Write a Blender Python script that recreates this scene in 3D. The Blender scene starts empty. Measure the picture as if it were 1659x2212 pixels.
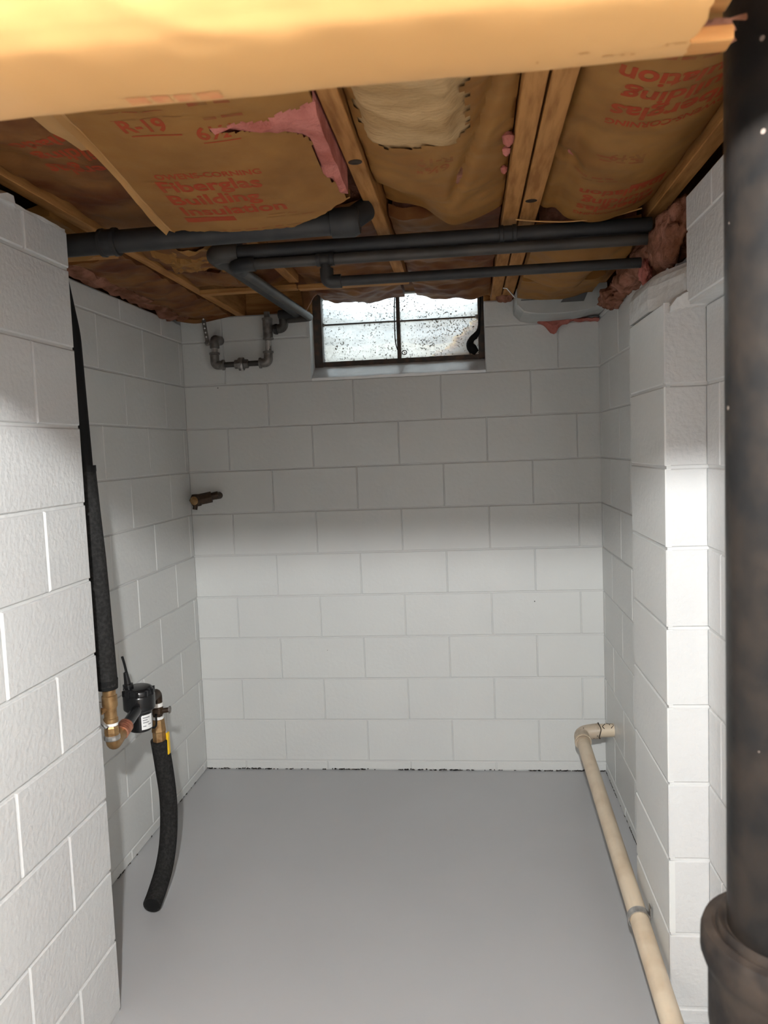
import bpy, bmesh, math, random
from mathutils import Vector, Matrix, noise
from mathutils.bvhtree import BVHTree
random.seed(7)
SC = bpy.context.scene
COL = SC.collection

# ------------------------------------------------------------------ camera
YAW, PITCH, ROLL = -0.1122, -0.0808, -0.0396
def cam_axes():
    cy, sy, cp, sp = math.cos(YAW), math.sin(YAW), math.cos(PITCH), math.sin(PITCH)
    f = Vector((sy*cp, cy*cp, sp)); r = Vector((cy, -sy, 0)); u = r.cross(f)
    return (r*math.cos(ROLL) + u*math.sin(ROLL), u*math.cos(ROLL) - r*math.sin(ROLL), f)
_r, _u, _f = cam_axes()
cam_data = bpy.data.cameras.new('camera')
cam = bpy.data.objects.new('camera', cam_data); COL.objects.link(cam)
cam.matrix_world = Matrix(((_r.x, _u.x, -_f.x, 1.3384), (_r.y, _u.y, -_f.y, -3.5919), (_r.z, _u.z, -_f.z, 1.5404), (0, 0, 0, 1)))
cam_data.sensor_fit = 'VERTICAL'; cam_data.sensor_height = 36.0
cam_data.lens = 36.0*1670/2212
cam_data.clip_start = 0.02
cam_data.dof.use_dof = True; cam_data.dof.focus_distance = 3.2; cam_data.dof.aperture_fstop = 10.0
SC.camera = cam

# ------------------------------------------------------------------ daylight and exposure
world = bpy.data.worlds.new('sky'); SC.world = world; world.use_nodes = True
bg = world.node_tree.nodes['Background']
bg.inputs[0].default_value = (0.80, 0.92, 1.0, 1); bg.inputs[1].default_value = 3.9
SC.view_settings.view_transform = 'Standard'; SC.view_settings.look = 'None'
SC.view_settings.gamma = 1.0; SC.view_settings.use_curve_mapping = False
SC.view_settings.exposure = 0.05
LAMP_POS = Vector((1.28, -3.8, 2.005)); LAMP_RADIANCE = 7400.0

# ------------------------------------------------------------------ materials
def nodes_of(m):
    return m.node_tree.nodes, m.node_tree.links
def mat(name, base, rough=0.5, metal=0.0, alt=None, scale=8.0, lo=0.4, hi=0.65, bump=0.0, bscale=60.0, bdist=0.002,
        spec=0.5, stretch=None, speck=None, detail=4.0, transl=0.0):
    m = bpy.data.materials.new(name); m.use_nodes = True
    n, l = nodes_of(m); p = n['Principled BSDF']
    p.inputs['Base Color'].default_value = (*base, 1); p.inputs['Roughness'].default_value = rough
    p.inputs['Metallic'].default_value = metal; p.inputs['Specular IOR Level'].default_value = spec
    geo = n.new('ShaderNodeNewGeometry'); src = geo.outputs['Position']
    if stretch:
        mp = n.new('ShaderNodeMapping'); l.new(src, mp.inputs['Vector']); mp.inputs['Scale'].default_value = stretch; src = mp.outputs[0]
    col = None
    if alt:
        t = n.new('ShaderNodeTexNoise'); t.inputs['Scale'].default_value = scale; t.inputs['Detail'].default_value = detail
        l.new(src, t.inputs['Vector'])
        mr = n.new('ShaderNodeMapRange'); mr.inputs[1].default_value = lo; mr.inputs[2].default_value = hi
        l.new(t.outputs['Fac'], mr.inputs[0])
        mx = n.new('ShaderNodeMix'); mx.data_type = 'RGBA'
        mx.inputs[6].default_value = (*base, 1); mx.inputs[7].default_value = (*alt, 1)
        l.new(mr.outputs[0], mx.inputs[0]); col = mx.outputs[2]
    if speck:  # small scattered spots: (scale, radius, threshold, colour)
        v = n.new('ShaderNodeTexVoronoi'); v.inputs['Scale'].default_value = speck[0]; l.new(geo.outputs['Position'], v.inputs['Vector'])
        a = n.new('ShaderNodeMath'); a.operation = 'LESS_THAN'; a.inputs[1].default_value = speck[1]; l.new(v.outputs['Distance'], a.inputs[0])
        sx = n.new('ShaderNodeSeparateColor'); l.new(v.outputs['Color'], sx.inputs[0])
        b = n.new('ShaderNodeMath'); b.operation = 'GREATER_THAN'; b.inputs[1].default_value = speck[2]; l.new(sx.outputs[0], b.inputs[0])
        c = n.new('ShaderNodeMath'); c.operation = 'MULTIPLY'; l.new(a.outputs[0], c.inputs[0]); l.new(b.outputs[0], c.inputs[1])
        mx = n.new('ShaderNodeMix'); mx.data_type = 'RGBA'; mx.inputs[7].default_value = (*speck[3], 1)
        if col: l.new(col, mx.inputs[6])
        else: mx.inputs[6].default_value = (*base, 1)
        l.new(c.outputs[0], mx.inputs[0]); col = mx.outputs[2]
    if col: l.new(col, p.inputs['Base Color'])
    if bump:
        t = n.new('ShaderNodeTexNoise'); t.inputs['Scale'].default_value = bscale; t.inputs['Detail'].default_value = 5
        l.new(src, t.inputs['Vector'])
        bp = n.new('ShaderNodeBump'); bp.inputs['Strength'].default_value = bump; bp.inputs['Distance'].default_value = bdist
        l.new(t.outputs['Fac'], bp.inputs['Height']); l.new(bp.outputs[0], p.inputs['Normal'])
    return m

M = {}
M['paint'] = mat('painted block', (0.655, 0.66, 0.64), 0.42, alt=(0.63, 0.635, 0.62), scale=3, bump=0.30, bscale=55, bdist=0.004,  # lamp falloff offset in the colour: lighter than the coarse block paint
                 speck=(11.0, 0.032, 0.80, (0.10, 0.10, 0.09)))  # dark specks: shade of small pits put into the colour
M['paint_rough'] = mat('painted coarse block', (0.58, 0.58, 0.572), 0.36, alt=(0.555, 0.553, 0.548), scale=4, bump=0.55, bscale=75, bdist=0.004)
M['mortar'] = mat('painted mortar', (0.60, 0.60, 0.59), 0.5, bump=0.6, bscale=40, bdist=0.004)
M['mortar_lump'] = mat('painted rough mortar', (0.58, 0.575, 0.56), 0.5, alt=(0.44, 0.42, 0.38), scale=14, lo=0.5, hi=0.75, bump=0.8, bscale=30, bdist=0.006)
M['floor'] = mat('grey floor paint', (0.43, 0.432, 0.438), 0.38, alt=(0.41, 0.412, 0.418), scale=1.5, bump=0.10, bscale=25, bdist=0.003)
M['bare'] = mat('bare concrete block', (0.24, 0.235, 0.225), 0.85, alt=(0.19, 0.185, 0.175), scale=6, bump=0.5, bscale=60)
M['void'] = mat('dark gap', (0.012, 0.011, 0.010), 0.9)
M['wood'] = mat('joist lumber', spec=0.12, base=(0.42, 0.20, 0.065), rough=0.65, alt=(0.27, 0.115, 0.034), scale=10, stretch=(6, 0.7, 6), bump=0.25, bscale=30, bdist=0.002, detail=6)
M['wood_x'] = mat('blocking lumber', spec=0.12, base=(0.44, 0.22, 0.075), rough=0.65, alt=(0.30, 0.13, 0.04), scale=10, stretch=(0.7, 6, 6), bump=0.25, bscale=30, detail=6)
M['subfloor'] = mat('subfloor boards', (0.16, 0.09, 0.04), 0.8, alt=(0.09, 0.05, 0.02), scale=9, stretch=(1, 5, 1))
M['kraft'] = mat('kraft facing', spec=0.12, base=(0.285, 0.136, 0.037), rough=0.55, alt=(0.215, 0.094, 0.024), scale=5, bump=0.35, bscale=22, bdist=0.004)
M['kraft_red'] = mat('stained kraft facing', spec=0.12, base=(0.20, 0.085, 0.026), rough=0.55, alt=(0.105, 0.030, 0.010), scale=6, lo=0.42, hi=0.62, bump=0.5, bscale=18, bdist=0.006)
M['kraft_clean'] = mat('clean kraft paper', spec=0.2, base=(0.475, 0.262, 0.098), rough=0.5, alt=(0.44, 0.235, 0.085), scale=4, bump=0.12, bscale=15, bdist=0.003)
M['print'] = mat('red print', spec=0.12, base=(0.31, 0.045, 0.015), rough=0.6, alt=(0.28, 0.065, 0.021), scale=28, lo=0.45, hi=0.75)
M['print_faint'] = mat('worn red print', spec=0.12, base=(0.26, 0.070, 0.024), rough=0.6, alt=(0.225, 0.105, 0.032), scale=26, lo=0.38, hi=0.62)
M['print_pink'] = mat('faded print on clean paper', (0.47, 0.185, 0.075), 0.6, alt=(0.49, 0.235, 0.09), scale=90, spec=0.15)
M['kraft_faded'] = mat('faded ink on clean paper', (0.37, 0.19, 0.07), 0.6, spec=0.15)
M['pink'] = mat('pink fibreglass', (0.46, 0.165, 0.135), 0.95, alt=(0.34, 0.105, 0.08), scale=16, bump=1.0, bscale=60, bdist=0.008, spec=0.1)
M['pink_dirty'] = mat('dusty pink fibreglass', (0.30, 0.135, 0.090), 0.95, alt=(0.13, 0.050, 0.024), scale=14, bump=1.0, bscale=50, bdist=0.008, spec=0.1)
M['white_fibre'] = mat('pale fibreglass', (0.44, 0.285, 0.14), 0.95, alt=(0.34, 0.205, 0.09), scale=7, bump=0.8, bscale=60, bdist=0.004, spec=0.1, stretch=(1, 2.2, 1))
M['iron'] = mat('black iron pipe', (0.020, 0.020, 0.021), 0.5, spec=0.3, alt=(0.034, 0.032, 0.031), scale=12, bump=0.2, bscale=80, bdist=0.001)
M['iron_brown'] = mat('weathered iron pipe', (0.050, 0.043, 0.037), 0.55, alt=(0.028, 0.025, 0.022), scale=12, bump=0.2, bscale=80)
M['stack'] = mat('cast iron stack', (0.008, 0.0078, 0.0078), 0.34, spec=0.11, alt=(0.016, 0.013, 0.011), scale=22, bump=0.35, bscale=70, bdist=0.002,
                 speck=(60.0, 0.13, 0.78, (0.16, 0.13, 0.11)))
M['hub'] = mat('dusty cast iron hub', (0.026, 0.020, 0.016), 0.6, spec=0.15, alt=(0.009, 0.0075, 0.007), scale=26, bump=0.5, bscale=60, bdist=0.002,
               speck=(50.0, 0.10, 0.85, (0.14, 0.11, 0.06)))
M['galv'] = mat('grey galvanised pipe', (0.23, 0.215, 0.20), 0.45, 0.55, alt=(0.14, 0.125, 0.115), scale=40, bump=0.3, bscale=120, bdist=0.001)
M['galv_bright'] = mat('bright galvanised steel', (0.55, 0.54, 0.52), 0.32, 0.75, alt=(0.38, 0.36, 0.34), scale=50)
M['foam'] = mat('foam pipe insulation', (0.017, 0.0165, 0.016), 0.9, alt=(0.030, 0.029, 0.028), scale=110, bump=0.7, bscale=260, bdist=0.002, spec=0.1)
M['rubber'] = mat('black rubber', (0.010, 0.010, 0.010), 0.7, spec=0.15, bump=0.2, bscale=90)
M['brass'] = mat('aged brass', (0.40, 0.25, 0.115), 0.40, 0.7, alt=(0.22, 0.115, 0.045), scale=40, lo=0.4, hi=0.7)
M['bronze'] = mat('dark bronze', (0.055, 0.030, 0.014), 0.55, 0.4, alt=(0.03, 0.016, 0.008), scale=50)
M['copper'] = mat('copper', (0.55, 0.26, 0.17), 0.32, 0.85, alt=(0.36, 0.15, 0.09), scale=60)
M['tape'] = mat('white thread tape', (0.80, 0.79, 0.76), 0.6)
M['black_plastic'] = mat('gloss black plastic', (0.010, 0.010, 0.011), 0.22)
M['label_white'] = mat('white paper label', (0.78, 0.78, 0.77), 0.5)
M['ink'] = mat('grey label ink', (0.20, 0.20, 0.21), 0.6)
M['yellow'] = mat('yellow lever grip', (0.86, 0.52, 0.01), 0.4)
M['pvc'] = mat('aged PVC', (0.66, 0.55, 0.41), 0.42, alt=(0.54, 0.42, 0.29), scale=9, lo=0.45, hi=0.7, speck=(55, 0.07, 0.93, (0.10, 0.07, 0.05)))
M['pvc_dark'] = mat('grimy PVC', (0.52, 0.43, 0.33), 0.45, alt=(0.36, 0.28, 0.20), scale=20, lo=0.45, hi=0.65, speck=(70, 0.2, 0.8, (0.06, 0.045, 0.03)))
M['sealant'] = mat('dark sealant', (0.04, 0.03, 0.02), 0.8)
M['duct'] = mat('grey sheet metal duct', (0.46, 0.47, 0.46), 0.5, 0.15, alt=(0.40, 0.41, 0.40), scale=8)
M['duct_dark'] = mat('dark duct tape', (0.10, 0.10, 0.10), 0.6)
M['frame'] = mat('rusty steel window frame', (0.045, 0.035, 0.028), 0.6, alt=(0.09, 0.055, 0.035), scale=30, bump=0.4, bscale=70)
M['sill'] = mat('painted concrete sill', (0.74, 0.75, 0.75), 0.26, spec=0.9, alt=(0.66, 0.67, 0.67), scale=9, bump=0.4, bscale=30, bdist=0.004)
M['dirt'] = mat('dirt', (0.05, 0.045, 0.04), 0.95)
M['gravel'] = mat('pale gravel', (0.50, 0.45, 0.36), 0.9, alt=(0.34, 0.30, 0.24), scale=40)
M['steel_well'] = mat('galvanised window well', (0.50, 0.52, 0.53), 0.6, 0.1, alt=(0.42, 0.43, 0.43), scale=6)
M['leaf'] = mat('yellow leaf', (0.80, 0.48, 0.05), 0.6, alt=(0.62, 0.32, 0.03), scale=60)
_n, _l = nodes_of(M['leaf']); _t = _n.new('ShaderNodeBsdfTranslucent'); _t.inputs[0].default_value = (0.9, 0.55, 0.06, 1)
_m = _n.new('ShaderNodeMixShader'); _m.inputs[0].default_value = 0.55
_l.new(_n['Principled BSDF'].outputs[0], _m.inputs[1]); _l.new(_t.outputs[0], _m.inputs[2]); _l.new(_m.outputs[0], _n['Material Output'].inputs[0])
M['porcelain'] = mat('white porcelain', (0.75, 0.75, 0.73), 0.3)

def glass_mat():
    m = bpy.data.materials.new('dusty window glass'); m.use_nodes = True
    n, l = nodes_of(m); out = n['Material Output']; n.remove(n['Principled BSDF'])
    geo = n.new('ShaderNodeNewGeometry')
    tr = n.new('ShaderNodeBsdfTransparent'); tr.inputs[0].default_value = (0.97, 0.98, 0.98, 1)
    tl = n.new('ShaderNodeBsdfTranslucent'); tl.inputs[0].default_value = (0.93, 0.92, 0.88, 1)
    gl = n.new('ShaderNodeBsdfGlossy'); gl.inputs['Roughness'].default_value = 0.08
    dk = n.new('ShaderNodeBsdfDiffuse'); dk.inputs[0].default_value = (0.16, 0.13, 0.09, 1)
    ns = n.new('ShaderNodeTexNoise'); ns.inputs['Scale'].default_value = 7; ns.inputs['Detail'].default_value = 6; l.new(geo.outputs['Position'], ns.inputs[0])
    mr = n.new('ShaderNodeMapRange'); mr.inputs[1].default_value = 0.3; mr.inputs[2].default_value = 0.7; mr.inputs[3].default_value = 0.22; mr.inputs[4].default_value = 0.55
    l.new(ns.outputs['Fac'], mr.inputs[0])
    a = n.new('ShaderNodeMixShader'); l.new(mr.outputs[0], a.inputs[0]); l.new(tr.outputs[0], a.inputs[1]); l.new(tl.outputs[0], a.inputs[2])
    b = n.new('ShaderNodeMixShader'); b.inputs[0].default_value = 0.04; l.new(a.outputs[0], b.inputs[1]); l.new(gl.outputs[0], b.inputs[2])
    # grime flecks: denser towards the bottom of the pane where dirt has washed down
    n2 = n.new('ShaderNodeTexNoise'); n2.inputs['Scale'].default_value = 150; n2.inputs['Detail'].default_value = 4; l.new(geo.outputs['Position'], n2.inputs[0])
    n3 = n.new('ShaderNodeTexNoise'); n3.inputs['Scale'].default_value = 6; l.new(geo.outputs['Position'], n3.inputs[0])
    s = n.new('ShaderNodeMath'); s.operation = 'MULTIPLY_ADD'; s.inputs[1].default_value = 0.22; l.new(n3.outputs['Fac'], s.inputs[0]); l.new(n2.outputs['Fac'], s.inputs[2])
    r2 = n.new('ShaderNodeMapRange'); r2.inputs[1].default_value = 0.725; r2.inputs[2].default_value = 0.775; l.new(s.outputs[0], r2.inputs[0])
    c = n.new('ShaderNodeMixShader'); l.new(r2.outputs[0], c.inputs[0]); l.new(b.outputs[0], c.inputs[1]); l.new(dk.outputs[0], c.inputs[2])
    l.new(c.outputs[0], out.inputs[0])
    return m
M['glass'] = glass_mat()

def emit_mat(name, col, s):
    m = bpy.data.materials.new(name); m.use_nodes = True
    n, l = nodes_of(m); n.remove(n['Principled BSDF'])
    e = n.new('ShaderNodeEmission'); e.inputs[0].default_value = (*col, 1); e.inputs[1].default_value = s
    l.new(e.outputs[0], n['Material Output'].inputs[0]); return m
M['bulb'] = emit_mat('lit bulb', (0.965, 0.985, 0.985), LAMP_RADIANCE)

# ------------------------------------------------------------------ mesh helpers
def mesh_obj(name, verts, faces, m, parent=None, smooth=False, autosharp=None):
    me = bpy.data.meshes.new(name); me.from_pydata([tuple(v) for v in verts], [], faces); me.update()
    if smooth:
        for p in me.polygons: p.use_smooth = True
    o = bpy.data.objects.new(name, me); COL.objects.link(o)
    if m: me.materials.append(M[m] if isinstance(m, str) else m)
    if parent: o.parent = parent
    if smooth and autosharp:
        me.set_sharp_from_angle(angle=math.radians(autosharp))
    return o
def empty(name, loc=(0, 0, 0)):
    o = bpy.data.objects.new(name, None); COL.objects.link(o); o.location = loc; o.empty_display_size = 0.05
    bpy.context.view_layer.update()
    return o
def tag(o, label=None, cat=None, group=None, kind=None):
    if label: o['label'] = label
    if cat: o['category'] = cat
    if group: o['group'] = group
    if kind: o['kind'] = kind
    return o
class G:
    """collects geometry in world coordinates"""
    def __init__(s): s.v = []; s.f = []
    def add(s, v, f):
        k = len(s.v); s.v += [Vector(p) for p in v]; s.f += [tuple(i+k for i in q) for q in f]; return s
    def box(s, a, b, jitter=0.0):
        x0, y0, z0 = a; x1, y1, z1 = b
        v = [(x, y, z) for x in (x0, x1) for y in (y0, y1) for z in (z0, z1)]
        if jitter: v = [(p[0]+random.uniform(-jitter, jitter), p[1]+random.uniform(-jitter, jitter), p[2]+random.uniform(-jitter, jitter)) for p in v]
        return s.add(v, [(0, 1, 3, 2), (4, 6, 7, 5), (0, 4, 5, 1), (2, 3, 7, 6), (0, 2, 6, 4), (1, 5, 7, 3)])
    def tube(s, pts, r, n=16, cap=True, wob=0.0):
        pts = [Vector(p) for p in pts]; rs = r if isinstance(r, (list, tuple)) else [r]*len(pts)
        t0 = (pts[1]-pts[0]).normalized(); ref = Vector((0, 0, 1)) if abs(t0.z) < .9 else Vector((1, 0, 0))
        a = t0.cross(ref).normalized(); v = []; f = []
        for i, p in enumerate(pts):
            t = (pts[min(i+1, len(pts)-1)]-pts[max(i-1, 0)]).normalized()
            a = (a - t*a.dot(t)).normalized(); b = t.cross(a)
            for k in range(n):
                w = 2*math.pi*k/n; rr = rs[i]*(1+wob*noise.noise(p*9+a*math.cos(w)+b*math.sin(w)))
                v.append(p+(a*math.cos(w)+b*math.sin(w))*rr)
        for i in range(len(pts)-1):
            for k in range(n):
                f.append((i*n+k, i*n+(k+1) % n, (i+1)*n+(k+1) % n, (i+1)*n+k))
        if cap:
            f.append(tuple(range(n-1, -1, -1))); f.append(tuple(range((len(pts)-1)*n, len(pts)*n)))
        return s.add(v, f)
    def lathe(s, o, axis, prof, n=32):
        """prof: list of (distance along axis, radius)"""
        o = Vector(o); t = Vector(axis).normalized(); ref = Vector((0, 0, 1)) if abs(t.z) < .9 else Vector((1, 0, 0))
        a = t.cross(ref).normalized(); b = t.cross(a); v = []; f = []
        for d, r in prof:
            for k in range(n):
                w = 2*math.pi*k/n; v.append(o+t*d+(a*math.cos(w)+b*math.sin(w))*r)
        for i in range(len(prof)-1):
            for k in range(n): f.append((i*n+k, i*n+(k+1) % n, (i+1)*n+(k+1) % n, (i+1)*n+k))
        f.append(tuple(range(n-1, -1, -1))); f.append(tuple(range((len(prof)-1)*n, len(prof)*n)))
        return s.add(v, f)
    def obj(s, name, m, parent=None, smooth=False, sharp=40, bevel=0.0):
        inv = Vector((0, 0, 0)) if parent is None else parent_world(parent)
        o = mesh_obj(name, [p-inv for p in s.v], s.f, m, parent, smooth, sharp)
        bm = bmesh.new(); bm.from_mesh(o.data); bmesh.ops.recalc_face_normals(bm, faces=bm.faces)
        if bevel:
            es = [e for e in bm.edges if len(e.link_faces) == 2 and e.calc_face_angle(0) > 0.7]
            bmesh.ops.bevel(bm, geom=es, offset=bevel, segments=1, affect='EDGES')
        bm.to_mesh(o.data); bm.free()
        if smooth: o.data.set_sharp_from_angle(angle=math.radians(sharp))
        return o
def parent_world(p):
    v = Vector((0, 0, 0))
    while p is not None: v = v+p.location; p = p.parent
    return v
def arc(c, a, b, r0, n=8):
    """points of a quarter bend: from c+a*r to c+b*r around the inner corner"""
    return [c+Vector(a)*r0*(1-math.sin(t))+Vector(b)*r0*(1-math.cos(t)) for t in [math.pi/2*i/n for i in range(n+1)]]
def bend_path(pts, r=0.03, n=6):
    """polyline with rounded corners"""
    pts = [Vector(p) for p in pts]; out = [pts[0]]
    for i in range(1, len(pts)-1):
        d0 = (pts[i-1]-pts[i]); d1 = (pts[i+1]-pts[i]); rr = min(r, d0.length*.49, d1.length*.49)
        a = pts[i]+d0.normalized()*rr; b = pts[i]+d1.normalized()*rr
        for k in range(n+1):
            t = k/n; out.append(a*(1-t)**2+pts[i]*2*t*(1-t)+b*t*t)
    out.append(pts[-1]); return out
def smooth_path(pts, k=8):
    pts = [Vector(p) for p in pts]; out = []
    for i in range(len(pts)-1):
        p0, p1, p2, p3 = pts[max(i-1, 0)], pts[i], pts[i+1], pts[min(i+2, len(pts)-1)]
        for j in range(k):
            t = j/k
            out.append(0.5*((2*p1)+(p2-p0)*t+(2*p0-5*p1+4*p2-p3)*t*t+(3*p1-p0-3*p2+p3)*t**3))
    out.append(pts[-1]); return out
def sstep(t):
    t = min(1, max(0, t)); return t*t*(3-2*t)
def nz(x, y, s, o=0.0):
    return noise.noise(Vector((x*s+o, y*s-o, o*1.7)))

# ------------------------------------------------------------------ block walls
C = 0.2032; B = 0.4064; Z0 = 0.045
_blk = {}
def block_mesh(w, h, ins, d, m):
    key = (round(w, 3), round(h, 3), ins, d, m)
    if key in _blk: return _blk[key]
    iu, iv = ins; ch = 0.0028
    x0, x1, y0, y1 = iu, w-iu, iv, h-iv
    v = [(x0, y0, -0.01), (x1, y0, -0.01), (x1, y1, -0.01), (x0, y1, -0.01),
         (x0, y0, d-ch), (x1, y0, d-ch), (x1, y1, d-ch), (x0, y1, d-ch),
         (x0+ch, y0+ch, d), (x1-ch, y0+ch, d), (x1-ch, y1-ch, d), (x0+ch, y1-ch, d)]
    f = [(8, 9, 10, 11)]
    for a, b in ((0, 4), (4, 8)):
        for k in range(4):
            f.append((a+k, a+(k+1) % 4, b+(k+1) % 4, b+k))
    me = bpy.data.meshes.new('block'); me.from_pydata(v, [], f); me.update(); me.materials.append(M[m]); _blk[key] = me
    return me
def lay_blocks(root, origin, u, n, spans, ins=(0.0016, 0.0028), d=0.004, m='paint', jit=0.0006):
    """spans: (u0, u1, z0, z1) in wall coordinates"""
    u = Vector(u); n = Vector(n); z = Vector((0, 0, 1)); o = Vector(origin)
    flip = u.cross(z).dot(n) < 0
    for (a, b, z0, z1) in spans:
        if b-a < 0.02 or z1-z0 < 0.012: continue
        me = block_mesh(b-a, z1-z0, ins, d, m)
        ob = bpy.data.objects.new('block', me); COL.objects.link(ob); ob.parent = root
        uu = u; st = o+u*a
        if flip: uu = -u; st = o+u*b
        st = st+z*z0+n*random.uniform(-jit, jit)
        ob.matrix_local = Matrix(((uu.x, 0, n.x, st.x), (uu.y, 0, n.y, st.y), (0, 1, 0, st.z), (0, 0, 0, 1)))
def courses(z0, ztop, zbot=0.0):
    out = []; k = -1
    while True:
        a = z0+k*C; b = a+C; k += 1
        if b <= zbot: continue
        if a >= ztop-0.005: break
        out.append((k-1, max(a, zbot), min(b, ztop)))
    return out
def run(L0, L1, phase):
    """block breaks in [L0, L1] at phase + k*B"""
    k = math.floor((L0-phase)/B); xs = [L0]; p = phase+k*B
    while p < L1:
        if p > L0+0.01 and p < L1-0.01: xs.append(p)
        p += B
    xs.append(L1); return list(zip(xs[:-1], xs[1:]))

JOIST_Z = 2.19; SUB_Z = 2.42
REAR = -8.0
# floor
g = G().box((-0.4, REAR-.2, -0.12), (2.5, 0.3, 0.0))
floor = tag(g.obj('floor', 'floor'), kind='structure')
# back wall with its window opening
WX0, WX1, WZ0, WZ1 = 0.62, 1.4255, 1.874, 2.285
g = G()
g.box((-0.3, 0.0, 0), (2.3, 0.24, WZ0)); g.box((-0.3, 0.0, WZ0), (WX0, 0.24, 2.19)); g.box((WX1, 0.0, WZ0), (2.3, 0.24, 2.19))
wall_back = tag(g.obj('wall_back', 'mortar'), kind='structure')
sp = []
for k, a, b in courses(Z0, 2.19):
    ph = 0.0 if k % 2 == 0 else B/2
    if k >= 9:
        ph = 0.205 if k == 9 else 0.0
        for u0, u1 in run(-0.0, WX0, ph+(0.0 if k == 9 else 0.2)): sp.append((u0, u1, a, b))
        for u0, u1 in run(WX1, 1.935, WX1+(0.325 if k == 9 else 0.2)): sp.append((u0, u1, a, b))
    else:
        for u0, u1 in run(0.0, 1.935, ph): sp.append((u0, u1, a, b))
lay_blocks(wall_back, (0, 0, 0), (1, 0, 0), (0, -1, 0), sp)
# left wall of the alcove
g = G().box((-0.22, -1.66, 0), (0.0, 0.05, 2.165))
wall_left = tag(g.obj('wall_left', 'mortar'), kind='structure')
sp = []
for k, a, b in courses(Z0, 2.165):
    for u0, u1 in run(-1.62, -0.004, -0.25 if k % 2 == 0 else -0.457): sp.append((u0, u1, a, b))
lay_blocks(wall_left, (0, 0, 0), (0, 1, 0), (1, 0, 0), sp)
# nearer left wall that ends beside the alcove
NLX = 0.316; NLY = -1.637
g = G().box((-0.22, REAR, 0), (NLX, NLY-0.004, 2.13))
wall_near_left = tag(g.obj('wall_near_left', 'mortar'), kind='structure')
sp = []
for k, a, b in courses(0.005, 2.135):
    for u0, u1 in run(REAR, NLY, NLY-0.206 if k % 2 == 0 else NLY): sp.append((u0, u1, a, b))
lay_blocks(wall_near_left, (NLX, 0, 0), (0, 1, 0), (1, 0, 0), sp, ins=(0.0042, 0.0042), d=0.0055, m='paint_rough', jit=0.0012)
sp = []
for k, a, b in courses(0.005, 2.135):
    sp.append((0.004, NLX+0.005, a, b))
lay_blocks(wall_near_left, (0, NLY-0.006, 0), (1, 0, 0), (0, 1, 0), sp, ins=(0.002, 0.0042), d=0.0055, m='paint_rough')
vv = []; ff = []; n_ = 70
for i in range(n_+1):
    y = -3.2+(1.555)*i/n_; h = 0.012+0.014*abs(nz(y, 0, 9, 4))+0.02*math.exp(-((y+1.90)/.02)**2); o_ = 0.004+0.006*abs(nz(y, 1, 14, 7))+0.012*math.exp(-((y+1.90)/.02)**2)
    for (dx, z) in ((-0.06, 2.13), (o_, 2.128), (o_*1.1, 2.128+h*.6), (-0.01, 2.128+h), (-0.06, 2.132+h)): vv.append((NLX+dx, y, z+0.002*nz(y, dx, 60, 1)))
for i in range(n_):
    for j in range(4): ff.append((i*5+j, (i+1)*5+j, (i+1)*5+j+1, i*5+j+1))
G().add(vv, ff).obj('mortar_cap', 'mortar_lump', wall_near_left, smooth=True, sharp=50)
# right wall of the alcove
RX = 1.932
g = G().box((RX, -1.3, 0), (2.2, 0.05, 2.10))
wall_right = tag(g.obj('wall_right', 'mortar'), kind='structure')
sp = []
for k, a, b in courses(Z0, 2.10):
    for u0, u1 in run(-1.22, -0.004, -0.25 if k % 2 == 0 else -0.457): sp.append((u0, u1, a, b))
lay_blocks(wall_right, (RX, 0, 0), (0, 1, 0), (-1, 0, 0), sp)
# pier at the mouth of the alcove
PX, PY0, PY1 = 1.822, -1.602, -1.197
g = G().box((PX+0.004, PY0+0.004, 0), (RX+0.1, PY1, 1.868))
wall_pier = tag(g.obj('wall_pier', 'mortar'), kind='structure')
sf = []; ss = []
for k, a, b in courses(Z0, 1.875):
    sf.append((PX-0.001, 1.925, a, b)); ss.append((PY0-0.001, PY1, a, b))
lay_blocks(wall_pier, (0, PY0+0.004, 0), (1, 0, 0), (0, -1, 0), sf, ins=(0.001, 0.0036), d=0.0045, m='paint_rough')
lay_blocks(wall_pier, (PX+0.004, 0, 0), (0, 1, 0), (-1, 0, 0), ss, ins=(0.001, 0.0036), d=0.0045, m='paint')
# chopped top block of the pier, its corner cut away at an angle
g = G()
zb, zt = 1.876, 1.972
ring = [(PX, PY1), (PX, -1.43), (PX+0.012, -1.47), (1.872, -1.598), (RX+.05, -1.598), (RX+.05, PY1)]
N = 7; vv = []; ff = []
for i in range(N):
    t = i/(N-1); z = zb+(zt-zb)*t
    for j, (x, y) in enumerate(ring):
        r = 0.018*max(0, (t-0.55)/.45)**2; x2 = x+r*(1 if j < 4 else 0); y2 = y+(r*.6 if 1 <= j < 4 else 0)
        vv.append((x2+random.uniform(-.0015, .0015), y2+random.uniform(-.0015, .0015), z+random.uniform(-.002, .002)))
R_ = len(ring)
for i in range(N-1):
    for j in range(R_): ff.append((i*R_+j, i*R_+(j+1) % R_, (i+1)*R_+(j+1) % R_, (i+1)*R_+j))
ff.append(tuple(range((N-1)*R_, N*R_))); ff.append(tuple(range(R_-1, -1, -1)))
g.add(vv, ff).obj('cut_block', 'mortar_lump', wall_pier)
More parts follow.
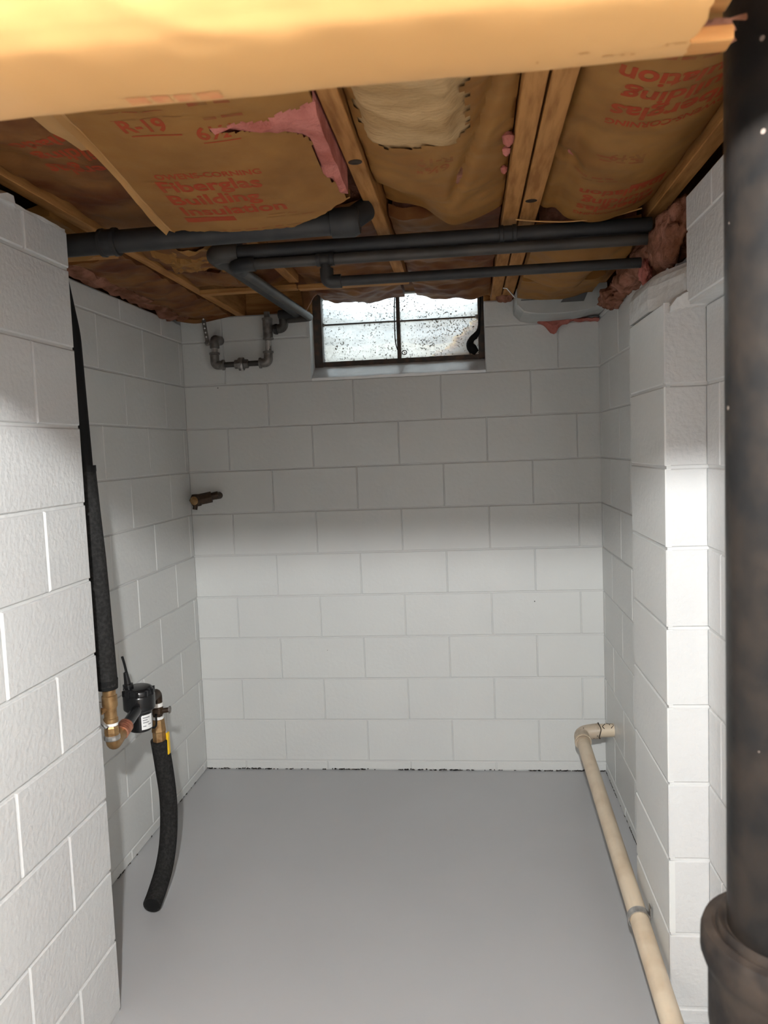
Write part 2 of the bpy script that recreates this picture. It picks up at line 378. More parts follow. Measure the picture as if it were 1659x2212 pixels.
# nearer right wall
NRX = 1.922
g = G().box((NRX+0.004, REAR, 0), (2.2, PY0, 1.86)); g.box((1.879, REAR, 1.86), (2.2, -1.606, 2.118))
wall_near_right = tag(g.obj('wall_near_right', 'mortar'), kind='structure')
sp = []
for k, a, b in courses(Z0, 1.862):
    for u0, u1 in run(REAR, PY0, PY0-0.3 if k % 2 == 0 else PY0-0.1): sp.append((u0, u1, a, b))
lay_blocks(wall_near_right, (NRX+0.004, 0, 0), (0, 1, 0), (-1, 0, 0), sp, ins=(0.002, 0.0036), d=0.0045, m='paint_rough')
sp = []
for a, b in ((1.864, 2.035), (2.035, 2.12)):
    for u0, u1 in run(REAR, -1.606, -1.606 if a < 2 else -1.606-.2): sp.append((u0, u1, a, b))
lay_blocks(wall_near_right, (1.879, 0, 0), (0, 1, 0), (-1, 0, 0), sp, ins=(0.002, 0.003), d=0.0045, m='paint_rough')
lay_blocks(wall_near_right, (0, -1.606, 0), (1, 0, 0), (0, 1, 0), [(1.875, 2.1, 1.864, 2.035), (1.875, 2.1, 2.035, 2.12)], ins=(0.002, 0.003), d=0.0045, m='paint_rough')
# mortar smeared under the overhang
g = G(); vv = []; ff = []; n_ = 14
for i in range(n_+1):
    t = i/n_; x = 1.835+0.10*t
    h = 0.028*math.sin(math.pi*min(1, t*1.15))**0.7 if t*1.15 < 1 else 0.0
    for (dy, dz) in ((0.0, 0.0), (-0.010-0.012*t, 0.003), (-0.014-0.022*t, 0.012+h), (0.002, 0.016+h*1.1)):
        vv.append((x, PY0+dy+random.uniform(-.001, .001), 1.846+dz+0.012*t+random.uniform(-.0015, .0015)))
for i in range(n_):
    for j in range(3): ff.append((i*4+j, (i+1)*4+j, (i+1)*4+j+1, i*4+j+1))
    ff.append((i*4+3, (i+1)*4+3, (i+1)*4, i*4))
g.add(vv, ff).obj('mortar_smear', 'mortar_lump', wall_pier, smooth=True, sharp=50)
# rear wall of the room behind the camera
g = G().box((-0.2, REAR-0.2, 0), (2.4, REAR-0.004, 2.3))
wall_rear = tag(g.obj('wall_rear', 'bare'), kind='structure')
sp = []
for k, a, b in courses(Z0, 2.2):
    for u0, u1 in run(0.3, 1.93, 0.0 if k % 2 == 0 else B/2): sp.append((u0, u1, a, b))
lay_blocks(wall_rear, (0, REAR-0.004, 0), (1, 0, 0), (0, 1, 0), sp, m='bare')
# bare flecks where paint misses the wall foot
def flecks(root, p0, p1, n, N):
    p0, p1, n = Vector(p0), Vector(p1), Vector(n); d = (p1-p0).normalized(); L = (p1-p0).length; g = G()
    for i in range(N):
        t = random.random()*L
        if noise.noise(Vector((t*3.1, p0.x, p0.y))) < -0.05 and random.random() < .8: continue
        w = random.uniform(.002, .016); h = random.uniform(.0015, .0062)
        c = p0+d*t+Vector((0, 0, random.uniform(-.0005, .004)))
        q = [c-d*w*.5, c+d*w*.5+Vector((0, 0, random.uniform(-.001, .001))), c+d*w*.3+Vector((0, 0, h)), c-d*w*.35+Vector((0, 0, h*random.uniform(.5, 1)))]
        v = [x+n*0.0005 for x in q]+[x+n*0.0052 for x in q]
        g.add(v, [(4, 5, 6, 7), (0, 1, 5, 4), (1, 2, 6, 5), (2, 3, 7, 6), (3, 0, 4, 7)])
    o = g.obj('unpainted_gap', 'dirt', root); o['kind'] = 'stuff'
flecks(wall_back, (0.0, 0, 0), (1.93, 0, 0), (0, -1, 0), 330)
flecks(wall_left, (0, -1.2, 0), (0, -0.02, 0), (1, 0, 0), 90)
flecks(wall_right, (RX, -1.2, 0), (RX, -0.02, 0), (-1, 0, 0), 120)

# ------------------------------------------------------------------ ceiling: subfloor, joists, rim
g = G().box((-0.3, REAR-.2, SUB_Z), (2.4, 0.3, SUB_Z+0.04))
ceiling = tag(g.obj('ceiling', 'subfloor'), kind='structure')
JO = [(0.272, 0.312), (0.672, 0.712), (1.082, 1.122), (1.455, 1.500), (1.505, 1.552), (1.878, 1.920)]
for a, b in JO:
    G().box((a, REAR, JOIST_Z), (b, {0.672: -0.622, 1.082: -0.607}.get(a, 0.045), SUB_Z), 0.001).obj('joist', 'wood', ceiling, bevel=0.002)
for (xa, xb) in ((-.2, WX0), (WX0, WX1), (WX1, 2.3)):
    G().box((xa, 0.05, 2.192 if xb != WX1 else WZ1), (xb, 0.10, SUB_Z)).obj('rim_or_seal_board', 'wood_x', ceiling, bevel=0.002)
for (xa, xb, y) in ((0.02, 0.268, -1.235), (0.316, 0.700, -0.60), (0.702, 1.130, -0.585)):
    G().box((xa, y-0.02, 2.168), (xb, y+0.02, 2.186)).obj('blocking', 'wood_x', ceiling, bevel=0.002)
for (xa, xb) in ((-0.26, -0.19), (2.10, 2.17)):
    G().box((xa, REAR, 1.8), (xb, 0.12, SUB_Z)).obj('rim_or_seal_board', 'wood', ceiling)  # side boards added only to block sky light leaking past the walls
# two joist knots
for (x, y, z) in ((1.102, -1.80, JOIST_Z-0.0015), (1.525, -1.42, JOIST_Z-0.0012)):
    G().lathe((x, y, z+0.004), (0, 0, -1), [(0, 0.017), (0.003, 0.016), (0.0045, 0.011), (0.004, 0.006)], 14).obj('knot', 'bronze', ceiling, smooth=True)

# ------------------------------------------------------------------ insulation batts
def text_mesh(s, size, bold=0.026):
    cu = bpy.data.curves.new('t', 'FONT'); cu.body = s; cu.size = size; cu.offset = bold*size; cu.resolution_u = 3
    o = bpy.data.objects.new('t', cu); COL.objects.link(o); bpy.context.view_layer.update()
    me = o.to_mesh(); v = [p.co.copy() for p in me.vertices]; f = [tuple(p.vertices) for p in me.polygons]
    o.to_mesh_clear(); bpy.data.objects.remove(o); bpy.data.curves.remove(cu)
    return v, f
_bvh = {}
def lay_on(sheet, v, f, m, name, gap=0.0006, maxlen=0.009):
    """a flat printed shape draped on the underside of a paper sheet; v holds (x, y) positions"""
    if sheet.name not in _bvh:
        o_ = parent_world(sheet)
        _bvh[sheet.name] = BVHTree.FromPolygons([p.co+o_ for p in sheet.data.vertices], [tuple(p.vertices) for p in sheet.data.polygons])
    tree = _bvh[sheet.name]
    bm = bmesh.new(); bv = [bm.verts.new((p[0], p[1], 0)) for p in v]
    for q in f:
        try: bm.faces.new([bv[i] for i in q])
        except ValueError: pass
    bmesh.ops.triangulate(bm, faces=bm.faces)
    for _ in range(4):
        es = [e for e in bm.edges if e.calc_length() > maxlen]
        if not es: break
        bmesh.ops.subdivide_edges(bm, edges=es, cuts=1); bmesh.ops.triangulate(bm, faces=bm.faces)
    bm.verts.index_update(); zs = []; zl = None
    for p in bm.verts:
        h = tree.ray_cast(Vector((p.co.x, p.co.y, 1.70)), Vector((0, 0, 1)))
        zs.append(h[0].z-gap if h[0] is not None else None)
    keep = [tuple(x.index for x in q.verts) for q in bm.faces if all(zs[x.index] is not None for x in q.verts)]
    vv = [(p.co.x, p.co.y, zs[p.index] if zs[p.index] is not None else 2.2) for p in bm.verts]; bm.free()
    used = sorted({i for q in keep for i in q}); mp = {a: b for b, a in enumerate(used)}
    if not used: return None
    return G().add([vv[i] for i in used], [tuple(mp[i] for i in q) for q in keep]).obj(name, m, sheet)
def print_on(fz, lines, parent, m='print', turned=False, name='print', drop=0.0):
    """lines: (text, x, y, size, x-stretch); runs along X, letters stand towards the room (-Y) or turned round"""
    s = -1 if turned else 1
    for (t, x, y, size, st) in lines:
        if t[0] == '#':   # a solid printed bar, width in metres after the hash
            w = float(t[1:]); nn = 8
            v = [(w*i/nn, size*j, 0) for i in range(nn+1) for j in (0, 1)]; f = [(2*i, 2*i+2, 2*i+3, 2*i+1) for i in range(nn)]
        else: v, f = text_mesh(t, size)
        vv = []; g = G()
        for p in v:
            X = x+s*p[0]*st; Y = y-s*p[1]
            vv.append((X, Y))
        lay_on(parent, vv, f, m, name)
def batt_surface(name, xr, yr, fz, m, parent, step=0.012, hole=None, top=0.14, skirt=0.035):
    """lower facing with turned-up edges"""
    x0, x1 = xr; y0, y1 = yr
    fx0 = x0 if callable(x0) else (lambda v: x0)
    fy1 = y1 if callable(y1) else (lambda x: y1)
    xm = fx0(0.5); nx = max(6, int((x1-xm)/step)); ymid = fy1((xm+x1)/2); ny = max(6, int((ymid-y0)/step))
    v = []; f = []; idx = {}
    for j in range(-1, ny+2):
        for i in range(-1, nx+2):
            tj = min(1, max(0, j/ny)); ti = min(1, max(0, i/nx))
            xa = fx0(tj); x = xa+(x1-xa)*ti; y = y0+(fy1(x)-y0)*tj
            z = fz(x, y)
            if i < 0 or i > nx or j < 0 or j > ny: z += skirt
            idx[i, j] = len(v); v.append((x, y, z))
    for j in range(-1, ny+1):
        for i in range(-1, nx+1):
            q = (idx[i, j], idx[i+1, j], idx[i+1, j+1], idx[i, j+1])
            if hole:
                c = sum((Vector(v[k]) for k in q), Vector())/4
                if hole(c.x, c.y): continue
            f.append(q)
    g = G().add(v, f); o = g.obj(name, m, parent, smooth=True, sharp=60)
    return o
def core(name, xr, yr, fz, m, parent, zt=2.40, step=0.03):
    """fibre body: lumpy underside and a flat top"""
    (x0, x1), (y0, y1) = xr, yr; nx = max(3, int((x1-x0)/step)); ny = max(3, int((y1-y0)/step)); v = []; f = []
    for k in (0, 1):
        for j in range(ny+1):
            for i in range(nx+1):
                x = x0+(x1-x0)*i/nx; y = y0+(y1-y0)*j/ny
                v.append((x, y, fz(x, y) if k == 0 else zt))
    W_ = nx+1; K = W_*(ny+1)
    for j in range(ny):
        for i in range(nx):
            a = j*W_+i; f.append((a, a+1, a+W_+1, a+W_)); f.append((K+a, K+a+W_, K+a+W_+1, K+a+1))
    per = [(i, 0) for i in range(nx)]+[(nx, j) for j in range(ny)]+[(i, ny) for i in range(nx, 0, -1)]+[(0, j) for j in range(ny, 0, -1)]
    for t in range(len(per)):
        a = per[t][1]*W_+per[t][0]; b = per[(t+1) % len(per)]; b = b[1]*W_+b[0]; f.append((a, b, b+K, a+K))
    return G().add(v, f).obj(name, m, parent, smooth=True, sharp=50)
def in_poly(P):
    def t(x, y):
        c = False; j = len(P)-1
        for i in range(len(P)):
            xi, yi = P[i]; xj, yj = P[j]
            if (yi > y) != (yj > y) and x < (xj-xi)*(y-yi)/(yj-yi)+xi: c = not c
            j = i
        return c
    return t
BG = 'fibreglass batts between the joists'
INS = [('OWENS-CORNING', 0, 0.034, 1.0), ('Fiberglas', 1, 0.066, 1.0), ('Building', 2, 0.066, 1.0), ('Insulation', 3, 0.066, 1.0)]

# --- hanging batt with clear print, torn at its end
def f2(x, y):
    t = sstep((y+2.35)/0.9); u = (x-0.6)/0.48
    return 2.174-0.050*t-0.010*math.sin(math.pi*min(1, max(0, u)))+0.004*nz(x, y, 7, 2)+0.0035*nz(x, y, 22, 5)*(0.4+sstep((-2.1-y)/.15))
def f2end(x):
    pts = [(0.585, -1.585), (0.61, -1.61), (0.66, -1.60), (0.80, -1.592), (0.88, -1.588), (0.905, -1.583), (0.95, -1.615), (1.0, -1.65), (1.04, -1.695), (1.08, -1.735)]
    for (xa, ya), (xb, yb) in zip(pts[:-1], pts[1:]):
        if x <= xb or (xb, yb) == pts[-1]:
            t = (x-xa)/(xb-xa); return ya+(yb-ya)*min(1, max(0, t))+0.006*nz(x, 0, 60, 3)+0.004*nz(x, 0, 140, 8)
bt = tag(empty('insulation_batt', (0.84, -2.2, 2.15)), 'hanging kraft-faced batt with clear red print and a pink tear', 'insulation', BG)
TEAR = [(0.868, -2.112), (0.93, -2.128), (0.985, -2.120), (1.010, -2.150), (1.045, -2.146), (1.062, -2.165), (1.09, -2.165), (1.09, -1.72),
        (1.070, -1.735), (1.052, -1.84), (1.040, -1.93), (1.048, -2.02), (1.028, -2.058), (0.99, -2.085), (0.94, -2.092), (0.90, -2.100)]
fac = batt_surface('facing', (lambda t: 0.675-0.085*t, 1.078), (-2.93, f2end), f2, 'kraft', bt, 0.0085, hole=in_poly(TEAR), skirt=0.02)
core('fibreglass', (0.72, 1.078), (-2.93, -1.76), lambda x, y: f2(x, y)+0.012+0.010*nz(x, y, 18, 3)-(0.018 if in_poly(TEAR)(x, y) and y > -2.14 else 0), 'pink', bt, step=0.014)
print_on(f2, [('R-19', 0.704, -2.125, 0.072, 0.66), ('6½"', 0.838, -2.085, 0.060, 0.85), ('#0.10', 0.712, -2.106, 0.005, 1.0), ('#0.075', 0.842, -2.070, 0.004, 1.0),
              ('OWENS-CORNING', 0.680, -1.918, 0.032, 0.86), ('Fiberglas', 0.668, -1.856, 0.074, 0.90), ('Building', 0.664, -1.785, 0.074, 0.92),
              ('Insulation', 0.668, -1.718, 0.070, 0.95), ('#0.125', 0.660, -1.672, 0.030, 1.0)], fac)
# lines of small print too worn to read
random.seed(31)
for (x0, x1, y, h) in ((0.79, 0.96, -2.250, .010), (0.78, 0.955, -2.228, .008), (0.86, 0.95, -2.205, .012), (0.70, 0.86, -2.235, .003), (0.69, 0.82, -2.20, .003), (0.70, 0.83, -2.175, .003), (0.87, 0.93, -2.150, .010),
                       (0.69, 0.94, -1.605, .006), (0.69, 0.92, -1.59, .004), (0.68, 0.90, -1.572, .004), (0.87, 0.94, -1.69, .004), (0.86, 0.95, -1.672, .003)):
    x = x0
    while x < x1:
        w = random.uniform(.018, .05); print_on(f2, [('#%.4f' % w, x, y+random.uniform(-.001, .001), h, 1.0)], fac, 'print_faint', name='small_print'); x += w+random.uniform(.006, .014)
g = G(); vv = []; ff = []; n_ = 60
for i in range(n_+1):
    t = i/n_; y = -2.5+(0.91)*t; x = 0.675-0.085*min(1, (y+2.93)/1.34)
    w = 0.018+0.008*nz(y, 0, 4, 1); z = f2(x, y)
    for k, (dx, dz) in enumerate(((0.004, 0.0), (-w*.6, 0.006+.004*nz(y, 1, 6, 2)), (-w, -0.004+0.004*nz(y, 2, 5, 9)), (-w*.6, 0.0075+.004*nz(y, 1, 6, 2)))):
        vv.append((x+dx, y, z+dz))
for i in range(n_):
    for j in range(3): ff.append((i*4+j, i*4+j+1, (i+1)*4+j+1, (i+1)*4+j))
g.add(vv, ff).obj('staple_flange', 'kraft_clean', bt, smooth=True)

# --- batt in the bay left of it, stained
def f1(x, y):
    return 2.212-0.018*math.sin(math.pi*(x-.31)/.36)-0.010*sstep((y+1.5)/.5)+0.016*nz(x, y, 7, 12)+0.008*nz(x, y, 17, 4)
bt = tag(empty('insulation_batt', (0.49, -2.2, 2.2)), 'stained dark kraft batt with faded red print above the left wall', 'insulation', BG)
fac = batt_surface('facing', (0.318, 0.667), (-2.95, -0.645), f1, 'kraft_red', bt, 0.012)
core('fibreglass', (0.325, 0.66), (-2.93, -0.66), lambda x, y: f1(x, y)+0.012, 'pink_dirty', bt, step=0.05)
print_on(f1, [('Insulation', 0.62, -2.06, 0.075, 0.78), ('Building', 0.62, -1.98, 0.075, 0.78), ('Fiberglas', 0.62, -1.90, 0.075, 0.78)], fac, 'print', turned=True)
g = G(); vv = []; ff = []; n_ = 10
for i in range(n_+1):
    t = i/n_; y = -2.6+0.60*t
    for x, dz in ((0.545, 0), (0.575, -0.004), (0.590, 0.004)): vv.append((x+0.01*t, y, f1(x, y)-0.020+dz+0.003*nz(x, y, 20)))
for i in range(n_):
    for j in range(2): ff.append((i*3+j, i*3+j+1, i*3+j+4, i*3+j+3))
o = g.add(vv, ff).obj('paper_flap', 'kraft_clean', bt, smooth=True)
# crumpled loose paper beyond the front pipe
def crumple(name, c, sx, sy, amp, m, parent, seed, thick=0.0):
    n_ = 18; vv = []; ff = []
    for j in range(n_+1):
        for i in range(n_+1):
            x = c[0]+sx*(i/n_-.5); y = c[1]+sy*(j/n_-.5)
            e = 0.012*nz(i*.3, j*.3, 1, seed)
            z = c[2]+amp*(abs(nz(x, y, 11, seed))*1.6-0.4)+amp*.5*nz(x, y, 30, seed+3)
            vv.append((x+e, y+e, z))
    for j in range(n_):
        for i in range(n_):
            a = j*(n_+1)+i; ff.append((a, a+1, a+n_+2, a+n_+1))
    return G().add(vv, ff).obj(name, m, parent)
crumple('torn_paper', (0.47, -1.08, 2.185), 0.22, 0.30, 0.035, 'kraft', bt, 4)
crumple('torn_paper', (0.50, -0.80, 2.190), 0.12, 0.20, 0.035, 'kraft_red', bt, 9)

# --- batt over the left edge of the alcove
def f0(x, y):
    return 2.185-0.02*math.sin(math.pi*x/.27)+0.014*nz(x, y, 8, 21)+0.010*nz(x, y, 19, 24)
bt = tag(empty('insulation_batt', (0.14, -0.8, 2.18)), 'ragged kraft batt with pink edge along the alcove left wall', 'insulation', BG)
batt_surface('facing', (0.012, 0.268), (-1.215, -0.12), f0, 'kraft_red', bt, 0.012)
batt_surface('facing', (0.012, 0.268), (-1.62, -1.26), lambda x, y: f0(x, y)-0.004, 'kraft', bt, 0.012)
core('fibreglass', (0.006, 0.10), (-1.2, -0.14), lambda x, y: f0(x, y)-0.014+0.022*nz(x, y, 20, 7)+0.25*max(0, x-.045), 'pink_dirty', bt, step=0.014)
G().tube(smooth_path([(0.03, -0.12, 2.175), (0.10, -0.06, 2.17), (0.2, -0.05, 2.185), (0.26, -0.07, 2.19)]), 0.014, 8).obj('torn_paper', 'kraft_red', bt, smooth=True)

# --- batt with the bare pale fibre patch
def f3(x, y):
    u = (x-1.12)/.335
    b = 2.215-0.050*math.sin(math.pi*min(1, max(0, u)))**0.8
    xc = 1.41-(y+2.15)*(-0.10/0.65)*-1.0                      # crease running from (1.41,-2.15) to (1.31,-1.5)
    xc = 1.41-0.154*(y+2.15)
    d = abs(x-xc); on = sstep((y+2.8)/.2)*sstep((-1.50-y)/.12)
    b += 0.020*math.exp(-(d/0.014)**2)*on
    k = sstep((y+1.62)/.18)                                      # folds under towards its end
    b += 0.05*k*sstep((0.62-u)/.35)
    return b+0.009*nz(x, y, 8, 31)+0.004*nz(x, y, 24, 33)
bt = tag(empty('insulation_batt', (1.29, -2.1, 2.18)), 'folded kraft batt with a bare pale fibre patch beside the double joist', 'insulation', BG)
PATCH = [(1.125, -2.96), (1.352, -2.96), (1.352, -2.10), (1.362, -2.03), (1.345, -1.96), (1.31, -1.925), (1.24, -1.895), (1.19, -1.885), (1.16, -1.92), (1.148, -2.02), (1.135, -2.15)]
fac = batt_surface('facing', (1.126, 1.452), (-2.95, -1.33), f3, 'kraft', bt, 0.010, hole=lambda x, y: in_poly(PATCH)(x+0.022*nz(x, y, 24, 6)+.008*nz(x, y, 70, 2), y+0.020*nz(x, y, 24, 16)+.008*nz(x, y, 80, 4)))
def fpatch(x, y):
    d = min(x-1.135, 1.345-x+.018*nz(x, y, 22, 6), -1.905-y+.03*nz(x, y, 16, 9)-0.15*abs(x-1.22))
    return f3(x, y)+0.006-0.016*sstep(d/.028)+0.004*nz(x, y, 34, 7)
core('bare_fibre', (1.13, 1.37), (-2.95, -1.86), fpatch, 'white_fibre', bt, step=0.009)
core('fibreglass', (1.14, 1.445), (-1.86, -1.36), lambda x, y: f3(x, y)+0.014, 'pink_dirty', bt, step=0.04)
print_on(f3, [('R-19', 1.325, -1.845, 0.050, 0.85), ('6½"', 1.315, -1.80, 0.045, 1.0)], fac, 'print_faint', turned=True)
for (y, r) in ((-1.86, 0.014), (-1.78, 0.010), (-1.66, 0.009)):
    G().lathe((1.442, y, 2.205), (0, 0.2, -1), [(0, r*.6), (r*.6, r), (r*1.6, r*.8), (r*2.1, r*.2)], 10).obj('fibre_tuft', 'pink', bt, smooth=True)

# --- bulging batt by the right wall with upside-down print
def f4(x, y):
    u = (x-1.556)/.32
    b = 2.222-0.062*math.sin(math.pi*min(1, max(0, u)))**0.75
    b += 0.018*math.exp(-((x-1.60)/0.02)**2)*sstep((y+1.95)/.1)
    b += 0.016*math.exp(-((y+1.70-(x-1.57)*.8)/0.02)**2)*sstep((1.64-x)/.05)
    return b+0.007*nz(x, y, 7, 41)+0.003*nz(x, y, 22, 43)
bt = tag(empty('insulation_batt', (1.72, -2.1, 2.17)), 'bulging kraft batt with upside-down red print next to right wall', 'insulation', BG)
fac = batt_surface('facing', (1.558, 1.876), (-2.78, lambda x: -1.290+0.012*nz(x, 0, 20, 3)), f4, 'kraft', bt, 0.011)
core('fibreglass', (1.565, 1.87), (-2.77, -1.31), lambda x, y: f4(x, y)+0.012, 'pink', bt, step=0.05)
def ins_turned(x, y, s=1.0):
    return [('OWENS-CORNING', x, y+0.075*s, 0.032*s, 0.86), ('Fiberglas', x+.01, y+0.010*s, 0.076*s, 0.92), ('Building', x-0.01*s, y-0.06*s, 0.076*s, 0.90), ('Insulation', x+.01, y-0.130*s, 0.072*s, 0.92)]
print_on(f4, ins_turned(1.862, -2.045), fac, turned=True)
print_on(f4, ins_turned(1.835, -1.44, 0.82)+[('#0.085', 1.84, -1.575, 0.030, 1.0)], fac, turned=True, name='print')
print_on(f4, [('R-19', 1.745, -1.79, 0.050, 0.8)], fac, 'print_faint', turned=True, name='print')
for (x0, x1, y, h) in ((1.64, 1.80, -2.24, .014), (1.66, 1.76, -2.215, .010), (1.64, 1.72, -1.765, .008), (1.65, 1.75, -1.745, .006), (1.61, 1.70, -1.63, .010), (1.63, 1.72, -1.61, .008)):
    x = x0
    while x < x1:
        w = random.uniform(.018, .04); print_on(f4, [('#%.4f' % w, x, y, h, 1.0)], fac, 'print_faint', name='small_print'); x += w+random.uniform(.006, .012)
g = G().tube(smooth_path([(1.49, -1.305, 2.176), (1.56, -1.305, 2.166), (1.65, -1.305, 2.160), (1.76, -1.303, 2.168), (1.84, -1.295, 2.185)], 6), 0.0022, 6)
g.obj('paper_edge', 'kraft_clean', bt, smooth=True)

# --- batts between the pipes and the back wall
def far(name, xr, yr, base, amp, seed, m, label, extra=None, sag=0.02):
    def fz(x, y):
        u = (x-xr[0])/(xr[1]-xr[0])
        return base-sag*math.sin(math.pi*min(1, max(0, u)))+amp*nz(x, y, 8, seed)+amp*.6*nz(x, y, 20, seed+2)+(extra(x, y) if extra else 0)
    b = tag(empty('insulation_batt', ((xr[0]+xr[1])/2, (yr[0]+yr[1])/2, base)), label, 'insulation', BG)
    batt_surface('facing', xr, (yr[0], lambda x: yr[1]+0.02*nz(x, 0, 15, seed)), fz, m, b, 0.013)
    core('fibreglass', (xr[0]+.01, xr[1]-.01), (yr[0]+.02, yr[1]-.03), lambda x, y: fz(x, y)+0.012, 'pink_dirty', b, step=0.05)
    return b, fz
far('b', (0.718, 1.076), (-1.38, -0.10), 2.215, 0.016, 51, 'kraft_red', 'dark stained kraft batt behind the two long pipes, left of the window centre')
far('b', (1.128, 1.450), (-1.30, -0.06), 2.215, 0.016, 61, 'kraft_red', 'dark kraft batt right above the window end of the ceiling')
b, fz = far('b', (1.558, 1.86), (-1.20, -0.62), 2.158, 0.010, 71, 'kraft', 'low-hanging kraft batt between the paired pipes and the thin pipe', extra=lambda x, y: -0.03*sstep((x-1.56)/.1)*sstep((y+1.2)/.2)+0.06*sstep((x-1.74)/.1)*sstep((y+.9)/.2))
b, fz = far('b', (1.556, 1.86), (-0.60, -0.28), 2.150, 0.010, 81, 'kraft', 'kraft batt edge resting just above the grey duct')
# pink fibre stuffed along the right wall top
def pink_wad(c, sx, sy, sz, label, seed, m='pink_dirty'):
    bm = bmesh.new(); bmesh.ops.create_icosphere(bm, subdivisions=4, radius=1)
    for v in bm.verts:
        d = 1+0.35*noise.noise(v.co*1.7+Vector((seed, 0, 0)))+0.20*noise.noise(v.co*4+Vector((0, seed, 0)))+0.12*noise.noise(v.co*9+Vector((0, 0, seed)))
        v.co = Vector((v.co.x*sx*d, v.co.y*sy*d, v.co.z*sz*d))
    me = bpy.data.meshes.new('fibreglass_wad'); bm.to_mesh(me); bm.free(); me.materials.append(M[m])
    for p in me.polygons: p.use_smooth = True
    o = bpy.data.objects.new('fibreglass_wad', me); COL.objects.link(o); o.location = c
    return tag(o, label, 'insulation', 'loose pink fibreglass wads')
pink_wad((1.895, -1.40, 2.075), 0.045, 0.15, 0.075, 'brown-pink fibreglass wad packed above the pier top', 1)
pink_wad((1.905, -1.12, 2.085), 0.055, 0.17, 0.06, 'brown-pink fibreglass wad at the right end of the long pipes', 5)
pink_wad((1.895, -0.86, 2.085), 0.05, 0.15, 0.045, 'brown-pink fibreglass wad along the right wall top near the thin pipe end', 9)
pink_wad((1.865, -1.215, 2.025), 0.016, 0.03, 0.035, 'small bright pink fibreglass tuft at the tip of the thin pipe', 13, 'pink')
pink_wad((1.90, -0.52, 2.085), 0.045, 0.15, 0.04, 'dusty fibreglass wad between grey duct and right wall', 17)
pink_wad((1.515, -0.07, 2.20), 0.045, 0.05, 0.028, 'tan fibreglass tuft between the window and the grey duct', 21)
# bright pink wedge under the duct
g = G(); vv = []; ff = []; n_ = 26
for i in range(n_+1):
    t = i/n_; x = 1.655+0.27*t
    hz_ = 0.012+0.055*math.exp(-((t-.26)/.14)**2)+0.010*nz(t, 0, 9, 3)+0.012*math.exp(-((t-.5)/.05)**2)
    yy = -0.03-0.02*nz(t, 0, 5, 1)
    for (dy, dz) in ((0.028, 0.0), (-0.02, 0.0), (-0.03, -hz_*.5), (-0.012, -hz_), (0.026, -hz_*.9)):
        vv.append((x, yy+dy, 2.094-0.012*t+dz+0.004*nz(x, dz, 60, 2)))
for i in range(n_):
    for j in range(5): ff.append((i*5+j, (i+1)*5+j, (i+1)*5+(j+1) % 5, i*5+(j+1) % 5))
ff.append((0, 1, 2, 3, 4)); ff.append(tuple(n_*5+k for k in (4, 3, 2, 1, 0)))
tag(g.add(vv, ff).obj('fibreglass_wad', 'pink', None, smooth=True), 'bright pink fibreglass wedge hanging under the grey duct', 'insulation', 'loose pink fibreglass wads')

# ragged paper hanging over the window head
g = G(); vv = []; ff = []; n_ = 90
for i in range(n_+1):
    t = i/n_; x = 0.60+0.87*t
    low = 2.262+0.008*nz(x, 0, 12, 3)+0.006*nz(x, 0, 40, 5)-0.016*math.exp(-((x-1.24)/.07)**2)+0.022*sstep((x-1.28)/.02)-0.004*sstep((x-0.9)/.05)
    if x < 0.66: low = 2.185+0.075*sstep((x-.60)/.06)
    if x > 1.40: low = 2.262-0.05*sstep((x-1.40)/.05)
    for k, (y, z) in enumerate(((-0.30, 2.315), (-0.16, 2.285), (-0.06, 2.272), (-0.025, low+0.004), (-0.020, low))):
        vv.append((x, y+0.012*nz(x, k, 9, 7), z+0.010*nz(x, k*.3, 14, 9)*(k < 3)))
for i in range(n_):
    for j in range(4): ff.append((i*5+j, (i+1)*5+j, (i+1)*5+j+1, i*5+j+1))
o = g.add(vv, ff).obj('paper_strip', 'kraft_red', None, smooth=True)
mod = o.modifiers.new('thick', 'SOLIDIFY'); mod.thickness = 0.004
tag(o, 'ragged brown paper strip hanging over the window head', 'paper')

# ------------------------------------------------------------------ kraft-wrapped drop across the room, close to the camera
SEC = [(-3.60, 2.19), (-3.54, 2.06), (-3.34, 1.938), (-3.13, 1.8535), (-3.086, 1.8350), (-3.070, 1.8287), (-3.054, 1.8230), (-3.032, 1.8180), (-3.008, 1.8160), (-2.985, 1.8172), (-2.974, 1.821), (-2.966, 1.832), (-2.960, 1.865), (-2.956, 2.02), (-2.955, 2.19)]
sec = smooth_path([(0, a, b) for a, b in SEC], 5)
kx0, kx1, nx_ = 0.325, 1.502, 130
vv = []; ff = []; ns_ = len(sec)
for i in range(nx_+1):
    for j, p in enumerate(sec):
        t = i/nx_; y, z = p.y, p.z
        end = 1.502+0.006*nz(y*40, 0, 1, 4)-0.010*sstep((z-1.835)/.02)+0.004*nz(y*110, 0, 1, 9)
        end += 0.13*sstep((-3.078-y)/.04)  # out-of-view flare of paper, shaped to shade the boards past the torn end
        x = kx0+(end-kx0)*t
        s_ = 0.085*sstep((1.02-x)/.22)
        low = sstep((2.15-z)/.2)
        y += 0.91*s_*low; z += 0.42*s_*low
        z += 0.0020*nz(x, y, 6, 3)*low+0.0008*nz(x, y, 30, 8)*low
        # pressed dimple with a soft ridge in the lit face
        z -= 0.0010*low*math.exp(-((x-1.16-(y+3.06)*1.2)/.02)**2)*sstep((-3.05-y)/.02)
        vv.append((x, y, z))
for i in range(nx_):
    for j in range(ns_-1): ff.append((i*ns_+j, (i+1)*ns_+j, (i+1)*ns_+j+1, i*ns_+j+1))
kw = empty('wrapped_beam', (1.0, -3.05, 1.82)); tag(kw, 'low kraft-paper-wrapped beam crossing the top of the view', 'beam')
